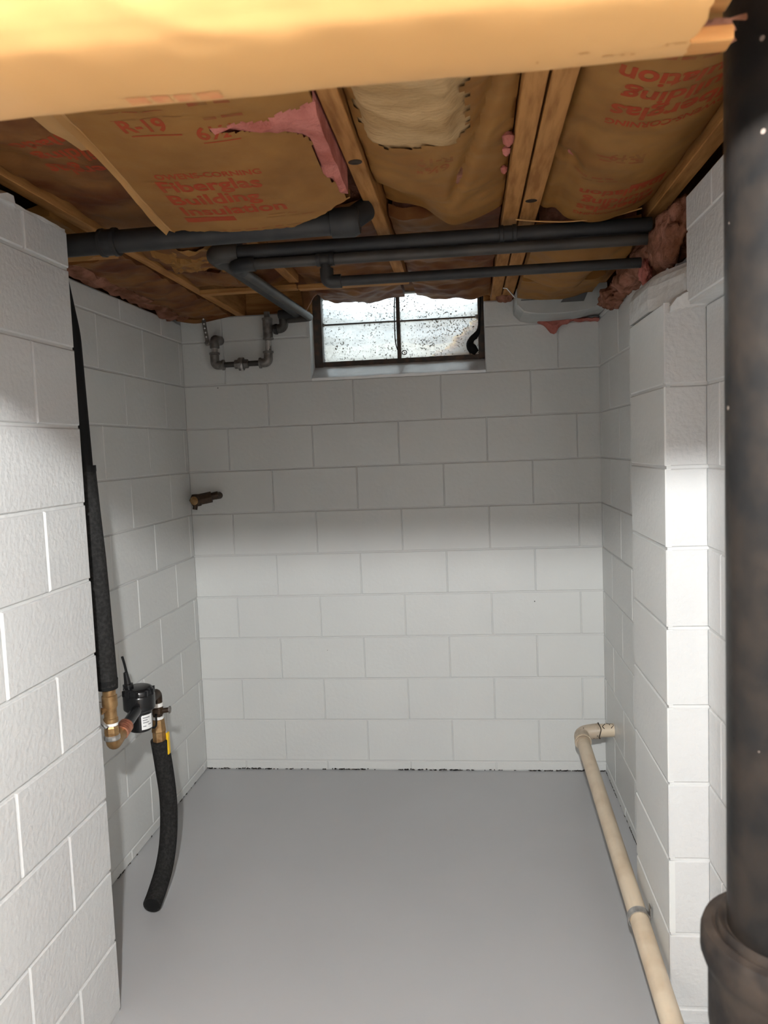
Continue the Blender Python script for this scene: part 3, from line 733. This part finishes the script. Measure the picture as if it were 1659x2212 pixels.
wrap = G().add(vv, ff).obj('paper_wrap', 'kraft_clean', kw, smooth=True, sharp=80)
G().box((0.33, -2.985, 1.93), (1.536, -2.970+.008, 2.185)).obj('board', 'wood_x', kw)
G().box((1.40, -2.985, 1.8535), (1.537, -2.964, 1.93)).obj('board', 'wood_x', kw, bevel=0.001)
G().box((1.44, -2.985, 1.8245), (1.537, -2.966, 1.8355)).obj('lath', 'wood_x', kw, bevel=0.001)
crumple('stuffing', (1.50, -2.955, 1.846), 0.10, 0.03, 0.006, 'pink_dirty', kw, 15)
def kpatch(name, x0, x1, y0, y1, m):
    lay_on(wrap, [(x0, y0), (x1, y0), (x1, y1), (x0, y1)], [(0, 1, 2, 3)], m, name, 0.0004, 0.004)
for (x, y, w, d_) in ((1.395, -3.000, .002, .004), (1.425, -3.006, .007, .002), (1.442, -2.998, .008, .002), (1.455, -2.998, .003, .003), (1.462, -2.998, .003, .003), (1.484, -3.008, .002, .004), (1.490, -3.007, .008, .002)):
    kpatch('faded_mark', x, x+w, y, y+d_, 'kraft_faded')
for (xa, xb) in ((1.084, 1.100), (1.104, 1.118), (1.122, 1.136), (1.140, 1.158)):
    kpatch('print', xa, xb, -2.9985, -2.984, 'print_pink')

# ------------------------------------------------------------------ ceiling pipes
def fitting(g, p, axis, r, L):
    a = Vector(axis).normalized(); p = Vector(p)
    g.lathe(p-a*L/2, a, [(0, r*1.02), (0.001, r*1.22), (L*.22, r*1.25), (L*.26, r*1.14), (L*.74, r*1.14), (L*.78, r*1.25), (L-.001, r*1.22), (L, r*1.02)], 20)
PY = -1.26
# front pipe
fp = empty('iron_pipe', (0.6, -1.55, 2.125)); tag(fp, 'thick black iron pipe running in from the left wall corner under the hanging batt', 'pipe', 'black ceiling pipes')
G().tube(bend_path([(0.02, -1.55, 2.120), (1.045, -1.55, 2.132), (1.085, -1.50, 2.175)], 0.05), 0.030, 20).obj('pipe', 'iron', fp, smooth=True)
g = G(); fitting(g, (0.395, -1.55, 2.124), (1, 0, 0.01), 0.030, 0.05); g.obj('coupling', 'iron', fp, smooth=True)
g = G(); g.lathe((1.00, -1.55, 2.131), (1, 0, 0.01), [(0, .031), (.002, .037), (.06, .038), (.075, .030)], 20); g.obj('elbow', 'iron', fp, smooth=True)
# paired pipes
pa = empty('iron_pipe', (1.2, PY, 2.15)); tag(pa, 'upper of the two paired black pipes, bending back to the wall', 'pipe', 'black ceiling pipes')
G().tube(bend_path([(1.875, PY+.01, 2.15), (0.585, PY, 2.15), (0.590, -0.12, 2.165), (0.505, -0.10, 2.165)], 0.03), 0.0215, 18).obj('pipe', 'iron', pa, smooth=True)
g = G().tube(bend_path([(0.665, PY, 2.15), (0.585, PY, 2.15), (0.585, PY+0.09, 2.151)], 0.035), 0.0285, 18); g.obj('elbow', 'iron_brown', pa, smooth=True)
g = G(); fitting(g, (1.47, PY+.006, 2.15), (1, 0, 0), 0.0215, 0.05); g.obj('coupling', 'iron', pa, smooth=True)
g = G().box((0.655, PY-0.012, 2.15), (0.675, PY+0.012, 2.20)); g.obj('hanger', 'iron', pa)
pb = empty('iron_pipe', (1.2, PY, 2.115)); tag(pb, 'lower of the two paired black pipes, with a short drop to the thin pipe', 'pipe', 'black ceiling pipes')
G().tube(bend_path([(1.88, PY+.005, 2.110), (0.650, PY-.004, 2.112), (0.652, -0.13, 2.140), (0.545, -0.10, 2.142)], 0.03), 0.0165, 16).obj('pipe', 'iron_brown', pb, smooth=True)
g = G().tube(bend_path([(0.715, PY-.004, 2.112), (0.650, PY-.004, 2.112), (0.650, PY+.075, 2.114)], 0.03), 0.022, 16); g.obj('elbow', 'iron', pb, smooth=True)
g = G(); fitting(g, (0.93, PY-.003, 2.112), (1, 0, 0), 0.0165, 0.055); g.obj('tee', 'iron', pb, smooth=True)
pc = empty('iron_pipe', (1.4, PY, 2.046)); tag(pc, 'thin black pipe crossing just above the window', 'pipe', 'black ceiling pipes')
G().tube(bend_path([(0.93, PY-.002, 2.098), (0.932, PY, 2.046), (1.845, PY+.01, 2.046)], 0.022), 0.0150, 16).obj('pipe', 'iron', pc, smooth=True)
g = G().tube(bend_path([(0.932, PY, 2.085), (0.932, PY, 2.046), (0.975, PY, 2.046)], 0.022), 0.0205, 16); g.obj('elbow', 'iron', pc, smooth=True)

# wall loop of grey fittings
YW = -0.085
lp = empty('gas_pipe_loop', (0.42, -0.08, 2.0)); tag(lp, 'grey galvanised pipe loop with union and elbows left of the window', 'pipe fitting')
def tubep(name, pts, r, m, par, bend=0.02, n=16): return G().tube(bend_path(pts, bend), r, n).obj(name, m, par, smooth=True)
tubep('pipe', [(0.442, YW, 2.185), (0.442, YW, 1.985)], 0.0135, 'galv', lp)
tubep('nipple', [(0.442, YW, 2.055), (0.440, YW, 1.995)], 0.0142, 'galv_bright', lp)
tubep('tee', [(0.443, YW, 2.150), (0.443, YW, 2.066)], 0.0225, 'galv', lp)
tubep('elbow', [(0.440, YW, 2.003), (0.438, YW, 1.957), (0.400, YW, 1.957)], 0.0205, 'galv', lp, 0.022)
tubep('pipe', [(0.425, YW, 1.957), (0.185, YW, 1.957)], 0.0125, 'iron_brown', lp)
g = G(); g.lathe((0.345, YW, 1.957), (-1, 0, 0), [(0, .015), (.002, .020), (.020, .021), (.022, .029), (.045, .030), (.047, .021), (.064, .020), (.066, .014)], 8); g.obj('union', 'galv', lp)
g = G(); g.lathe((0.322, YW, 1.957), (-1, 0, 0), [(0, .0305), (.005, .0318), (.010, .0305)], 20); g.obj('union_ring', 'galv_bright', lp, smooth=True)
tubep('elbow', [(0.222, YW, 1.957), (0.186, YW, 1.957), (0.186, YW, 2.003)], 0.0205, 'galv', lp, 0.022)
tubep('nipple', [(0.187, YW, 1.995), (0.189, YW, 2.045)], 0.0140, 'galv_bright', lp)
tubep('elbow', [(0.189, YW, 2.035), (0.190, YW, 2.075), (0.192, -0.012, 2.078)], 0.0215, 'galv', lp, 0.03)
tubep('elbow', [(0.520, YW-.01, 2.165), (0.520, YW, 2.108), (0.470, YW, 2.105)], 0.021, 'iron_brown', lp, 0.03)
g = G(); g.lathe((0.490, YW, 2.105), (-1, 0, 0), [(0, .019), (.002, .024), (.012, .024), (.014, .019)], 18); g.obj('collar', 'iron', lp, smooth=True)
for (x, z, ax) in ((0.443, 2.155, (0, 0, 1)), (0.443, 2.062, (0, 0, -1)), (0.187, 2.008, (0, 0, -1)), (0.440, 2.006, (0, 0, 1)), (0.228, 1.957, (1, 0, 0)), (0.399, 1.957, (-1, 0, 0)), (0.520, 2.168, (0, 0, 1))):
    g = G(); a = Vector(ax); g.lathe(Vector((x, YW, z))-a*.008, a, [(0, .019), (.002, .0245), (.010, .0245), (.012, .018)], 18); g.obj('collar', 'galv', lp, smooth=True)
# perforated strap
ps = empty('perforated_strap', (0.14, -0.05, 2.06)); tag(ps, 'perforated metal hanger strap dangling in the back left corner', 'strap')
path = smooth_path([(0.134, -0.06, 2.20), (0.140, -0.07, 2.15), (0.148, -0.075, 2.10), (0.152, -0.07, 2.055)], 5)
vv = []; ff = []
for p in path:
    vv += [p+Vector((-.009, 0, 0)), p+Vector((.009, 0.003, 0)), p+Vector((.009, 0.0045, 0)), p+Vector((-.009, 0.0015, 0))]
for i in range(len(path)-1):
    for j in range(4): ff.append((i*4+j, i*4+(j+1) % 4, i*4+4+(j+1) % 4, i*4+4+j))
ff.append((0, 1, 2, 3)); ff.append(tuple(len(path)*4-k for k in (1, 2, 3, 4)))
G().add(vv, ff).obj('band', 'galv', ps)
for i in range(1, len(path)-1, 2):
    p = path[i]; G().lathe(p+Vector((0, -.0005, 0)), (0, -1, 0), [(0, .0042), (.0008, .0042)], 10).obj('hole', 'label_white', ps)
G().lathe((0.152, -0.068, 2.062), (0, -1, 0), [(0, .013), (.010, .013), (.012, .006), (.02, .005)], 6).obj('bolt', 'galv', ps)

# bronze valve stub on the back wall
vs = empty('valve_stub', (0.09, -0.05, 1.34)); tag(vs, 'dark bronze valve stub poking out of the back wall in shadow', 'valve')
G().tube([(0.145, 0.0, 1.352), (0.140, -0.05, 1.352)], 0.017, 14).obj('pipe', 'bronze', vs, smooth=True)
G().tube(smooth_path([(0.155, -0.05, 1.357), (0.12, -0.06, 1.350), (0.085, -0.07, 1.345)]), [0.018]*9+[0.022]*8, 14).obj('elbow', 'bronze', vs, smooth=True)
G().tube([(0.125, -0.06, 1.349), (0.062, -0.075, 1.338)], 0.026, 8).obj('body', 'bronze', vs)
G().lathe((0.062, -0.055, 1.338), (-0.2, -1, -0.05), [(0, .027), (.012, .032), (.035, .032), (.040, .022), (.046, .021), (.047, .018), (.042, .017)], 6).obj('union_nut', 'bronze', vs)
G().lathe((0.055, -0.097, 1.336), (-0.2, -1, -0.05), [(0, .0175), (.004, .0205), (.006, .0205), (.008, .017)], 22).obj('rim', 'brass', vs, smooth=True)
G().tube([(0.052, -0.08, 1.316), (0.048, -0.082, 1.293)], 0.012, 8).obj('drain_cap', 'bronze', vs)

# ------------------------------------------------------------------ insulated riser, pump and drain hose on the left
rs = empty('insulated_riser', (0.26, -1.47, 0.9)); tag(rs, 'black foam-insulated vertical pipe just behind the near left wall end', 'pipe')
G().tube(bend_path([(0.200, -1.545, 2.118), (0.222, -1.515, 2.10), (0.236, -1.478, 1.90), (0.243, -1.472, 1.50)], 0.03), 0.020, 16).obj('pipe', 'rubber', rs, smooth=True)
n_ = 24; P_ = [Vector((0.243+0.022*t, -1.472-0.008*t, 1.522-0.640*t)) for t in [i/n_ for i in range(n_+1)]]
G().tube(P_, [0.026+0.005*min(1, i/10) for i in range(n_+1)], 20, wob=0.02).obj('foam_sleeve', 'foam', rs, smooth=True, sharp=60)
G().tube([P_[0]+Vector((0, 0, .006)), P_[0]-Vector((0, 0, .012))], 0.0275, 18).obj('tape_band', 'rubber', rs, smooth=True)
G().tube([P_[-1]+Vector((0, 0, .02)), P_[-1]-Vector((0, 0, .008))], [0.0315, 0.030], 18).obj('tape_band', 'rubber', rs, smooth=True)

pm = empty('circulator_pump', (0.23, -1.2, 0.68)); tag(pm, 'small black circulator pump with brass valves and white label', 'pump')
vx, vy = 0.268, -1.478
g = G(); g.lathe((vx, vy, 0.885), (0, 0, -1), [(0, .019), (.03, .019), (.032, .022), (.062, .0225), (.072, .0185), (.098, .0185), (.10, .021), (.112, .021)], 16); g.obj('ball_valve', 'brass', pm, smooth=True)
g = G(); g.lathe((vx-.008, vy-.016, 0.815), (-.4, -1, 0), [(0, .008), (.012, .008), (.013, .011), (.02, .011)], 8); g.obj('valve_stem', 'brass', pm)
g = G().tube(smooth_path([(vx-.012, vy-.036, 0.845), (vx-.016, vy-.038, 0.815), (vx-.010, vy-.036, 0.785), (vx+.004, vy-.034, 0.768)]), 0.006, 8); g.obj('lever', 'galv_bright', pm, smooth=True)
g = G(); g.lathe((vx, vy, 0.776), (0, 0, -1), [(0, .018), (.002, .0195), (.012, .0195), (.014, .017)], 18); g.obj('thread_tape', 'tape', pm, smooth=True)
g = G(); g.lathe((vx, vy, 0.764), (0, 0, -1), [(0, .018), (.006, .021), (.02, .022), (.03, .020)], 8); g.obj('nut', 'brass', pm)
g = G(); g.lathe((vx, vy, 0.735), (0, 0, -1), [(0, .021), (.004, .024), (.012, .024), (.016, .020)], 14); g.obj('ring_nut', 'galv_bright', pm)
G().tube(bend_path([(vx, vy, 0.740), (vx, vy+.005, 0.703), (vx-.012, vy+.10, 0.715)], 0.035, 8), 0.0205, 16).obj('elbow', 'brass', pm, smooth=True)
ax = Vector((-0.10, 1.0, 0.13)).normalized(); c0 = Vector((vx-.008, vy+.070, 0.712))
for i in range(5):
    g = G(); g.lathe(c0+ax*(0.011*i), ax, [(0, .016), (.002, .0235), (.006, .0235), (.008, .016)], 18); g.obj('copper_ring', 'copper', pm, smooth=True)
pc_ = Vector((0.222, -1.185, 0.0))   # pump axis
tilt = Vector((0.03, -0.05, 1.0)).normalized()
G().tube([c0+ax*.05, c0+ax*.15], 0.017, 14).obj('inlet', 'black_plastic', pm, smooth=True)
g = G(); g.lathe(pc_+Vector((0, 0, .640)), tilt, [(0, .024), (.004, .036), (.012, .0395), (.070, .0395), (.074, .047), (.078, .051), (.082, .0515), (.122, .0515), (.127, .049), (.129, .0475), (.130, .0485), (.142, .047), (.147, .043), (.150, .034)], 36); motor = g.obj('motor_housing', 'black_plastic', pm, smooth=True)
for k in range(10):
    w = 2*math.pi*k/10; p = pc_+Vector((0, 0, .640))+tilt*.134+Vector((math.cos(w), math.sin(w), 0))*.0485
    G().box(p-Vector((.004, .004, .010)), p+Vector((.004, .004, .010))).obj('cap_lug', 'black_plastic', motor, bevel=.001)
G().lathe(pc_+Vector((-.028, -.012, .790)), (-.1, -.05, 1), [(0, .017), (.010, .017), (.012, .012), (.022, .0105), (.050, .0075), (.052, .004)], 14).obj('cable_gland', 'black_plastic', motor, smooth=True)
G().tube(smooth_path([(0.193, -1.198, .83), (0.188, -1.202, .87), (0.184, -1.206, .895)]), 0.0042, 8).obj('cable', 'rubber', pm, smooth=True)
# label curved on the lower housing
vv = []; ff = []; n_ = 8; c = pc_+Vector((0.002, -0.002, 0))
for i in range(n_+1):
    w = math.radians(-62+58*i/n_)
    for z in (0.652, 0.700): vv.append(c+Vector((math.cos(w)*.0402, math.sin(w)*.0402, z)))
for i in range(n_): ff.append((2*i, 2*i+2, 2*i+3, 2*i+1))
lab = G().add(vv, ff).obj('label', 'label_white', pm, smooth=True)
g = G()
for k, (a0, a1, z) in enumerate(((-55, -20, .690), (-55, -32, .682), (-55, -25, .674), (-30, -12, .666), (-55, -40, .662))):
    q = []
    for i in range(5):
        w = math.radians(a0+(a1-a0)*i/4)
        for dz in (0, .003): q.append(c+Vector((math.cos(w)*.0406, math.sin(w)*.0406, z+dz)))
    g.add(q, [(2*i, 2*i+2, 2*i+3, 2*i+1) for i in range(4)])
g.obj('label_print', 'ink', lab)
G().tube(smooth_path([(0.225, -1.15, .66), (0.235, -1.13, .628), (0.225, -1.07, .612), (0.205, -1.02, .635), (0.204, -1.01, .66)]), 0.0035, 8).obj('wire_loop', 'rubber', pm, smooth=True)
hx, hy = 0.203, -1.0
G().tube(bend_path([(0.215, -1.13, .708), (0.205, hy, .708), (0.203, hy, .655)], 0.035, 8), 0.0185, 14).obj('elbow', 'bronze', pm, smooth=True)
g = G(); g.lathe((hx, hy, .672), (0, 0, -1), [(0, .017), (.002, .021), (.014, .021), (.016, .018)], 18); g.obj('thread_tape', 'tape', pm, smooth=True)
g = G(); g.lathe((hx, hy, .656), (0, 0, -1), [(0, .018), (.006, .022), (.022, .023), (.030, .018), (.040, .017)], 8); g.obj('valve_body', 'bronze', pm)
G().tube([(hx+.01, hy, .640), (hx+.045, hy+.006, .643)], 0.009, 10).obj('valve_stem', 'bronze', pm, smooth=True)
G().lathe((hx+.038, hy+.005, .643), (1, .1, 0), [(0, .006), (.003, .0135), (.008, .0135), (.010, .006)], 6).obj('stem_nut', 'galv', pm)
g = G(); g.lathe((hx, hy, .622), (0, 0, -1), [(0, .016), (.002, .020), (.010, .020), (.012, .017)], 18); g.obj('thread_tape', 'tape', pm, smooth=True)
g = G(); g.lathe((hx, hy, .613), (0.01, 0, -1), [(0, .019), (.003, .023), (.045, .0265), (.048, .0245), (.085, .0245), (.09, .022)], 8); g.obj('adaptor', 'brass', pm)
g = G(); g.box((hx+.026, hy-.004, .480), (hx+.034, hy+.014, .560)); g.obj('lever_grip', 'yellow', pm, bevel=.002)

hs = empty('drain_hose', (0.22, -1.1, 0.0)); tag(hs, 'black foam-covered hose curving down from the pump to the floor', 'hose')
hp = smooth_path([(0.203, -1.000, 0.535), (0.206, -0.985, 0.44), (0.210, -0.975, 0.34), (0.212, -0.980, 0.24), (0.213, -1.005, 0.155), (0.216, -1.06, 0.09), (0.222, -1.14, 0.052), (0.228, -1.20, 0.038)], 7)
G().tube(hp, 0.031, 22, cap=True, wob=0.03).obj('foam_sleeve', 'foam', hs, smooth=True, sharp=60)
d = (hp[-1]-hp[-2]).normalized()
G().lathe(hp[-1]-d*.001, d, [(0, .024), (.0022, .024), (.0024, .012)], 18).obj('hose_end', 'rubber', hs, smooth=True)

# ------------------------------------------------------------------ PVC drain on the right
pv = empty('pvc_drain_pipe', (1.79, -1.0, 0.2)); tag(pv, 'long tan PVC drain pipe sloping along the right wall', 'pipe')
a_ = Vector((1.787, -0.235, 0.262)); b_ = Vector((1.783, -2.6, 0.06)); dd = (b_-a_).normalized()
G().tube([a_+dd*.02, a_+dd*.5, a_+dd*.6, b_], 0.0275, 22).obj('pipe', 'pvc', pv, smooth=True)
G().tube(bend_path([a_+dd*.075, a_+Vector((0, .015, .004)), (1.868, -0.222, 0.278)], 0.07, 9), 0.0325, 22).obj('elbow', 'pvc_dark', pv, smooth=True)
G().lathe(a_+dd*.055, dd, [(0, .033), (.001, .0352), (.012, .0352), (.013, .029)], 22).obj('socket_ring', 'pvc', pv, smooth=True)
G().tube([(1.850, -0.222, 0.277), (1.934, -0.222, 0.281)], 0.0285, 20).obj('stub', 'pvc', pv, smooth=True)
G().tube(smooth_path([(1.866+.004*math.sin(3*w), -0.222+.0335*math.cos(w), .278+.0335*math.sin(w)) for w in [2*math.pi*i/12 for i in range(13)]], 3), 0.0022, 6, cap=False).obj('glue_line', 'sealant', pv, smooth=True)
for (x, w0, L_) in ((1.885, 1.1, 1.0), (1.905, 1.8, 1.2), (1.895, 2.6, .7), (1.92, 1.3, 1.3)):
    pts = [(x+.006*math.sin(5*w+x*50), -0.222-.0288*math.cos(w), .279+.0288*math.sin(w)) for w in [w0-L_/2+L_*i/6 for i in range(7)]]
    G().tube(smooth_path(pts, 3), 0.0018, 5).obj('sealant_drip', 'sealant', pv, smooth=True)
st = a_+dd*((-1.40-a_.y)/dd.y)
vv = []; ff = []; n_ = 16; sd = Vector((1, 0, 0)); up = sd.cross(dd).normalized()
if up.z < 0: up = -up
prof = [st+(sd*math.cos(w)+up*math.sin(w))*0.0295 for w in [math.radians(-70+ -0)+math.radians(-110)*0+math.radians(250)*(i/n_)+math.radians(70)*0 for i in range(n_+1)]]
prof = [st+(sd*math.cos(w)+up*math.sin(w))*0.0295 for w in [math.radians(5+235*i/n_) for i in range(n_+1)]]
prof = [st+sd*.0300+up*.040, st+sd*.0295+up*.012]+prof
for p in prof:
    o_ = (p-st).normalized()*.0022
    vv += [p-dd*.012, p+dd*.012, p+dd*.012+o_, p-dd*.012+o_]
for i in range(len(prof)-1):
    for j in range(4): ff.append((i*4+j, i*4+(j+1) % 4, i*4+4+(j+1) % 4, i*4+4+j))
clamp = G().add(vv, ff).obj('pipe_clamp', 'galv_bright', None); tag(clamp, 'galvanised strap clamp holding the PVC pipe to the pier', 'clamp')

# ------------------------------------------------------------------ grey duct high in the back right corner
du = empty('sheet_metal_duct', (1.75, -0.2, 2.1)); tag(du, 'pale grey rounded sheet metal duct in the back right corner', 'duct')
vv = []; ff = []; ring = []
for i in range(13):
    t = i/12; w = math.pi*t; x = 1.575-0.022*math.sin(w)**.6; ring.append((x, 2.125+0.030*(1-math.cos(w))))
sx = [(1.925, 2.185), (1.575, 2.185)]
low = []
for i in range(15):
    t = i/14; x = 1.556+0.37*t; low.append((x, 2.096-0.020*math.sin(math.pi*min(1, t*1.15))**.5*(t < .9)+0.022*math.exp(-t*22)))
prof = [(1.925, 2.192), (1.562, 2.192), (1.556, 2.186)]+[(1.554, 2.14)]+low
for y in (-0.255, -0.25, -0.01, 0.0):
    for (x, z) in prof: vv.append((x+(0.004 if y == -.255 and x < 1.9 else 0), y, z+(0.003 if y == -.255 and z < 2.13 else 0)))
n_ = len(prof)
for i in range(3):
    for j in range(n_): ff.append((i*n_+j, (i+1)*n_+j, (i+1)*n_+(j+1) % n_, i*n_+(j+1) % n_))
ff.append(tuple(range(n_))); ff.append(tuple(range(4*n_-1, 3*n_-1, -1)))
G().add(vv, ff).obj('shell', 'duct', du)
G().box((1.575, -0.2615, 2.142), (1.76, -0.2555, 2.176)).obj('access_panel', 'duct', du, bevel=.001)
G().box((1.573, -0.2605, 2.136), (1.765, -0.2555, 2.139)).obj('seam', 'duct_dark', du)
g = G().add([(1.735, -.2575, 2.12), (1.83, -.2575, 2.12), (1.86, -.2575, 2.185), (1.785, -.2575, 2.185), (1.735, -.2555, 2.12), (1.83, -.2555, 2.12), (1.86, -.2555, 2.185), (1.785, -.2555, 2.185)],
            [(0, 1, 2, 3), (0, 4, 5, 1), (1, 5, 6, 2), (2, 6, 7, 3), (3, 7, 4, 0)]); g.obj('tape_patch', 'duct_dark', du)
G().tube([(1.50, -0.27, 2.19), (1.515, -0.27, 2.188), (1.548, -0.262, 2.150)], 0.003, 6).obj('hanger_wire', 'galv_bright', du, smooth=True)

# ------------------------------------------------------------------ window
win = tag(empty('window_1', (1.02, 0.12, 1.96)), kind='structure')
FX0, FX1, FZ0, FZ1, FY = 0.640, 1.412, 1.952, 2.285, 0.125
def bar(name, a, b, m='frame', par=win): return G().box(a, b, .0008).obj(name, m, par, bevel=.0015)
bar('frame_jamb', (FX0-.022, FY-.035, FZ0-.012), (FX0+.020, FY+.03, FZ1))
bar('frame_jamb', (FX1-.014, FY-.035, FZ0-.005), (FX1+.014, FY+.03, FZ1))
bar('frame_rail', (FX0-.02, FY-.03, FZ0-.008), (FX1, FY+.03, FZ0+.014))
bar('frame_rail', (FX0, FY-.02, FZ1-.012), (FX1, FY+.03, FZ1+.01))
bar('mullion', (1.016, FY-.022, FZ0+.01), (1.033, FY+.014, FZ1))
bar('glazing_bar', (FX0+.016, FY-.004, 2.141), (1.018, FY+.012, 2.1475))
bar('glazing_bar', (1.030, FY-.004, 2.1405), (FX1-.012, FY+.012, 2.1470))
bar('bar_clip', (FX0+.016, FY-.008, 2.136), (FX0+.028, FY+.006, 2.152), 'galv_bright'); bar('bar_clip', (FX1-.026, FY-.008, 2.135), (FX1-.013, FY+.006, 2.152), 'galv_bright')
for (x0, x1) in ((FX0+.018, 1.018), (1.031, FX1-.012)):
    for (z0, z1) in ((FZ0+.012, 2.142), (2.147, FZ1-.008)):
        G().box((x0, FY+.004, z0), (x1, FY+.0065, z1)).obj('pane', 'glass', win)
# sloped sill
vv = []; n_ = 24
for i in range(n_+1):
    x = WX0+(WX1-WX0)*i/n_; e = .003*nz(x, 0, 18, 2)
    for (y, z) in ((0.0, 1.870), (-.004, 1.884+e), (0.005, 1.890+e), (0.095, 1.944+e*.5), (0.16, 1.952), (0.16, 1.870)): vv.append((x, y, z))
ff = [(i*6+j, i*6+(j+1) % 6, i*6+6+(j+1) % 6, i*6+6+j) for i in range(n_) for j in range(6)]
G().add(vv, ff).obj('sill', 'sill', win)
# cord hooked over the mullion and the crumpled black rag at the right jamb
wc = empty('sash_cord', (1.02, 0.09, 2.0)); tag(wc, 'thin dark cord with a ring hanging on the window mullion', 'cord')
G().tube(smooth_path([(1.016, 0.095, 2.27), (1.010, .094, 2.20), (1.008, .094, 2.10), (1.010, .093, 2.04), (1.018, .094, 2.005)]), 0.0028, 6).obj('cord', 'rubber', wc, smooth=True)
pts = [(1.050+.011*math.cos(w), 0.095, 1.992+.010*math.sin(w)) for w in [2*math.pi*i/16 for i in range(17)]]
G().tube(pts, 0.0022, 6, cap=False).obj('ring', 'rubber', wc, smooth=True)
rg = smooth_path([(1.412, 0.085, 2.26), (1.408, .080, 2.16), (1.400, .078, 2.08), (1.385, .078, 2.052), (1.366, .078, 2.035), (1.358, .078, 2.010), (1.372, .078, 1.988), (1.388, .080, 1.972)], 5)
k_ = len(rg); rad = [0.004+0.010*sstep((i/k_-.15)/.3)+0.010*math.exp(-((i/k_-.80)/.12)**2) for i in range(k_)]
tag(G().tube(rg, rad, 12, wob=0.25).obj('rubber_strip', 'rubber', None, smooth=True), 'curled black rubber strip hanging at the right window jamb', 'rubber strip')
# outside: window well with gravel and leaves
g = G(); vv = []; ff = []; n_ = 40
for i in range(n_+1):
    w = math.pi*i/n_; rr = 0.62
    for j in range(13):
        z = 1.70+0.62*j/12; r2 = rr+0.012*math.cos(j*math.pi)
        vv.append((1.02-math.cos(w)*r2*.9, 0.26+math.sin(w)*r2, z))
for i in range(n_):
    for j in range(12): ff.append((i*13+j, (i+1)*13+j, (i+1)*13+j+1, i*13+j+1))
ww = g.add(vv, ff).obj('window_well', 'steel_well', None, smooth=True); tag(ww, 'pale corrugated window well outside the dusty glass', 'window well')
vv = []; ff = []; n_ = 20
for j in range(n_+1):
    for i in range(n_+1):
        x = 0.50+1.04*i/n_; y = 0.245+0.50*j/n_
        vv.append((x, y, 1.93+0.17*sstep((y-.26)/.42)+0.03*nz(x, y, 6, 5)))
for j in range(n_):
    for i in range(n_): a = j*(n_+1)+i; ff.append((a, a+1, a+n_+2, a+n_+1))
gr = G().add(vv, ff).obj('gravel_bed', 'gravel'); tag(gr, 'pale gravel at the bottom of the window well', 'gravel', kind='stuff')
yg = G().box((-6, 0.9, 2.0), (8, 9, 2.30)).obj('yard_ground', 'gravel'); tag(yg, 'pale ground beyond the window well', 'ground', kind='stuff')
lv = G()
for i in range(900):
    a = random.uniform(0, 1); a = a**.6; x = 1.10+0.34*a; y = random.uniform(0.20, 0.36); z = 1.96+0.26*a*a*random.random()+0.3*max(0, y-.3)
    q = Matrix.Rotation(random.uniform(0, 6.3), 3, 'Z') @ Matrix.Rotation(random.uniform(-.9, .9), 3, 'X'); s_ = random.uniform(.022, .042)
    lv.add([Vector((x, y, z))+q@Vector(p)*s_ for p in ((-1, 0, 0), (-.3, -.55, .1), (.5, -.45, 0), (1, 0, .15), (.5, .45, 0), (-.3, .55, .1))], [(0, 1, 2, 3, 4, 5)])
o = lv.obj('fallen_leaves', 'leaf'); tag(o, 'yellow fallen leaves heaped behind the right window pane', 'leaves', kind='stuff')

# ------------------------------------------------------------------ cast iron stack, close on the right
ck = empty('cast_iron_stack', (1.624, -2.862, 0.0)); tag(ck, 'black cast iron drain stack with a hub, close on the right', 'pipe')
sx_, sy_ = 1.624, -2.872
G().lathe((sx_, sy_, 1.03), (0, 0, 1), [(0, .0565), (0.4, .0565), (0.8, .0567), (1.388, .0565)], 40).obj('pipe', 'stack', ck, smooth=True)
G().lathe((sx_, sy_, 1.080), (0, 0, -1), [(0.000, .058), (-.006, .0645), (-.002, .0655), (.003, .0665), (.001, .070), (.003, .0775), (.010, .0800), (.028, .0803), (.036, .0775), (.046, .0735), (.10, .0735), (.125, .070), (.15, .0605), (.16, .0570)], 48).obj('hub', 'hub', ck, smooth=True, sharp=35)
G().lathe((sx_, sy_, 0.0), (0, 0, 1), [(0, .0565), (0.5, .0565), (0.935, .0565)], 40).obj('pipe', 'stack', ck, smooth=True)

# ------------------------------------------------------------------ bare bulb on a cord above and behind the camera
lb = empty('hanging_bulb', LAMP_POS); tag(lb, 'bare lit bulb hanging from a joist behind the camera', 'lamp')
G().lathe(LAMP_POS+Vector((0, 0, -.032)), (0, 0, 1), [(0, .006), (.004, .016), (.014, .026), (.030, .030), (.046, .026), (.062, .016), (.068, .013)], 24).obj('bulb', 'bulb', lb, smooth=True)
G().lathe(LAMP_POS+Vector((0, 0, .038)), (0, 0, 1), [(0, .014), (.01, .02), (.05, .02), (.06, .012)], 20).obj('socket', 'porcelain', lb, smooth=True)
G().tube([LAMP_POS+Vector((0, 0, .09)), LAMP_POS+Vector((0, 0, .414))], 0.004, 8).obj('cord', 'rubber', lb, smooth=True)
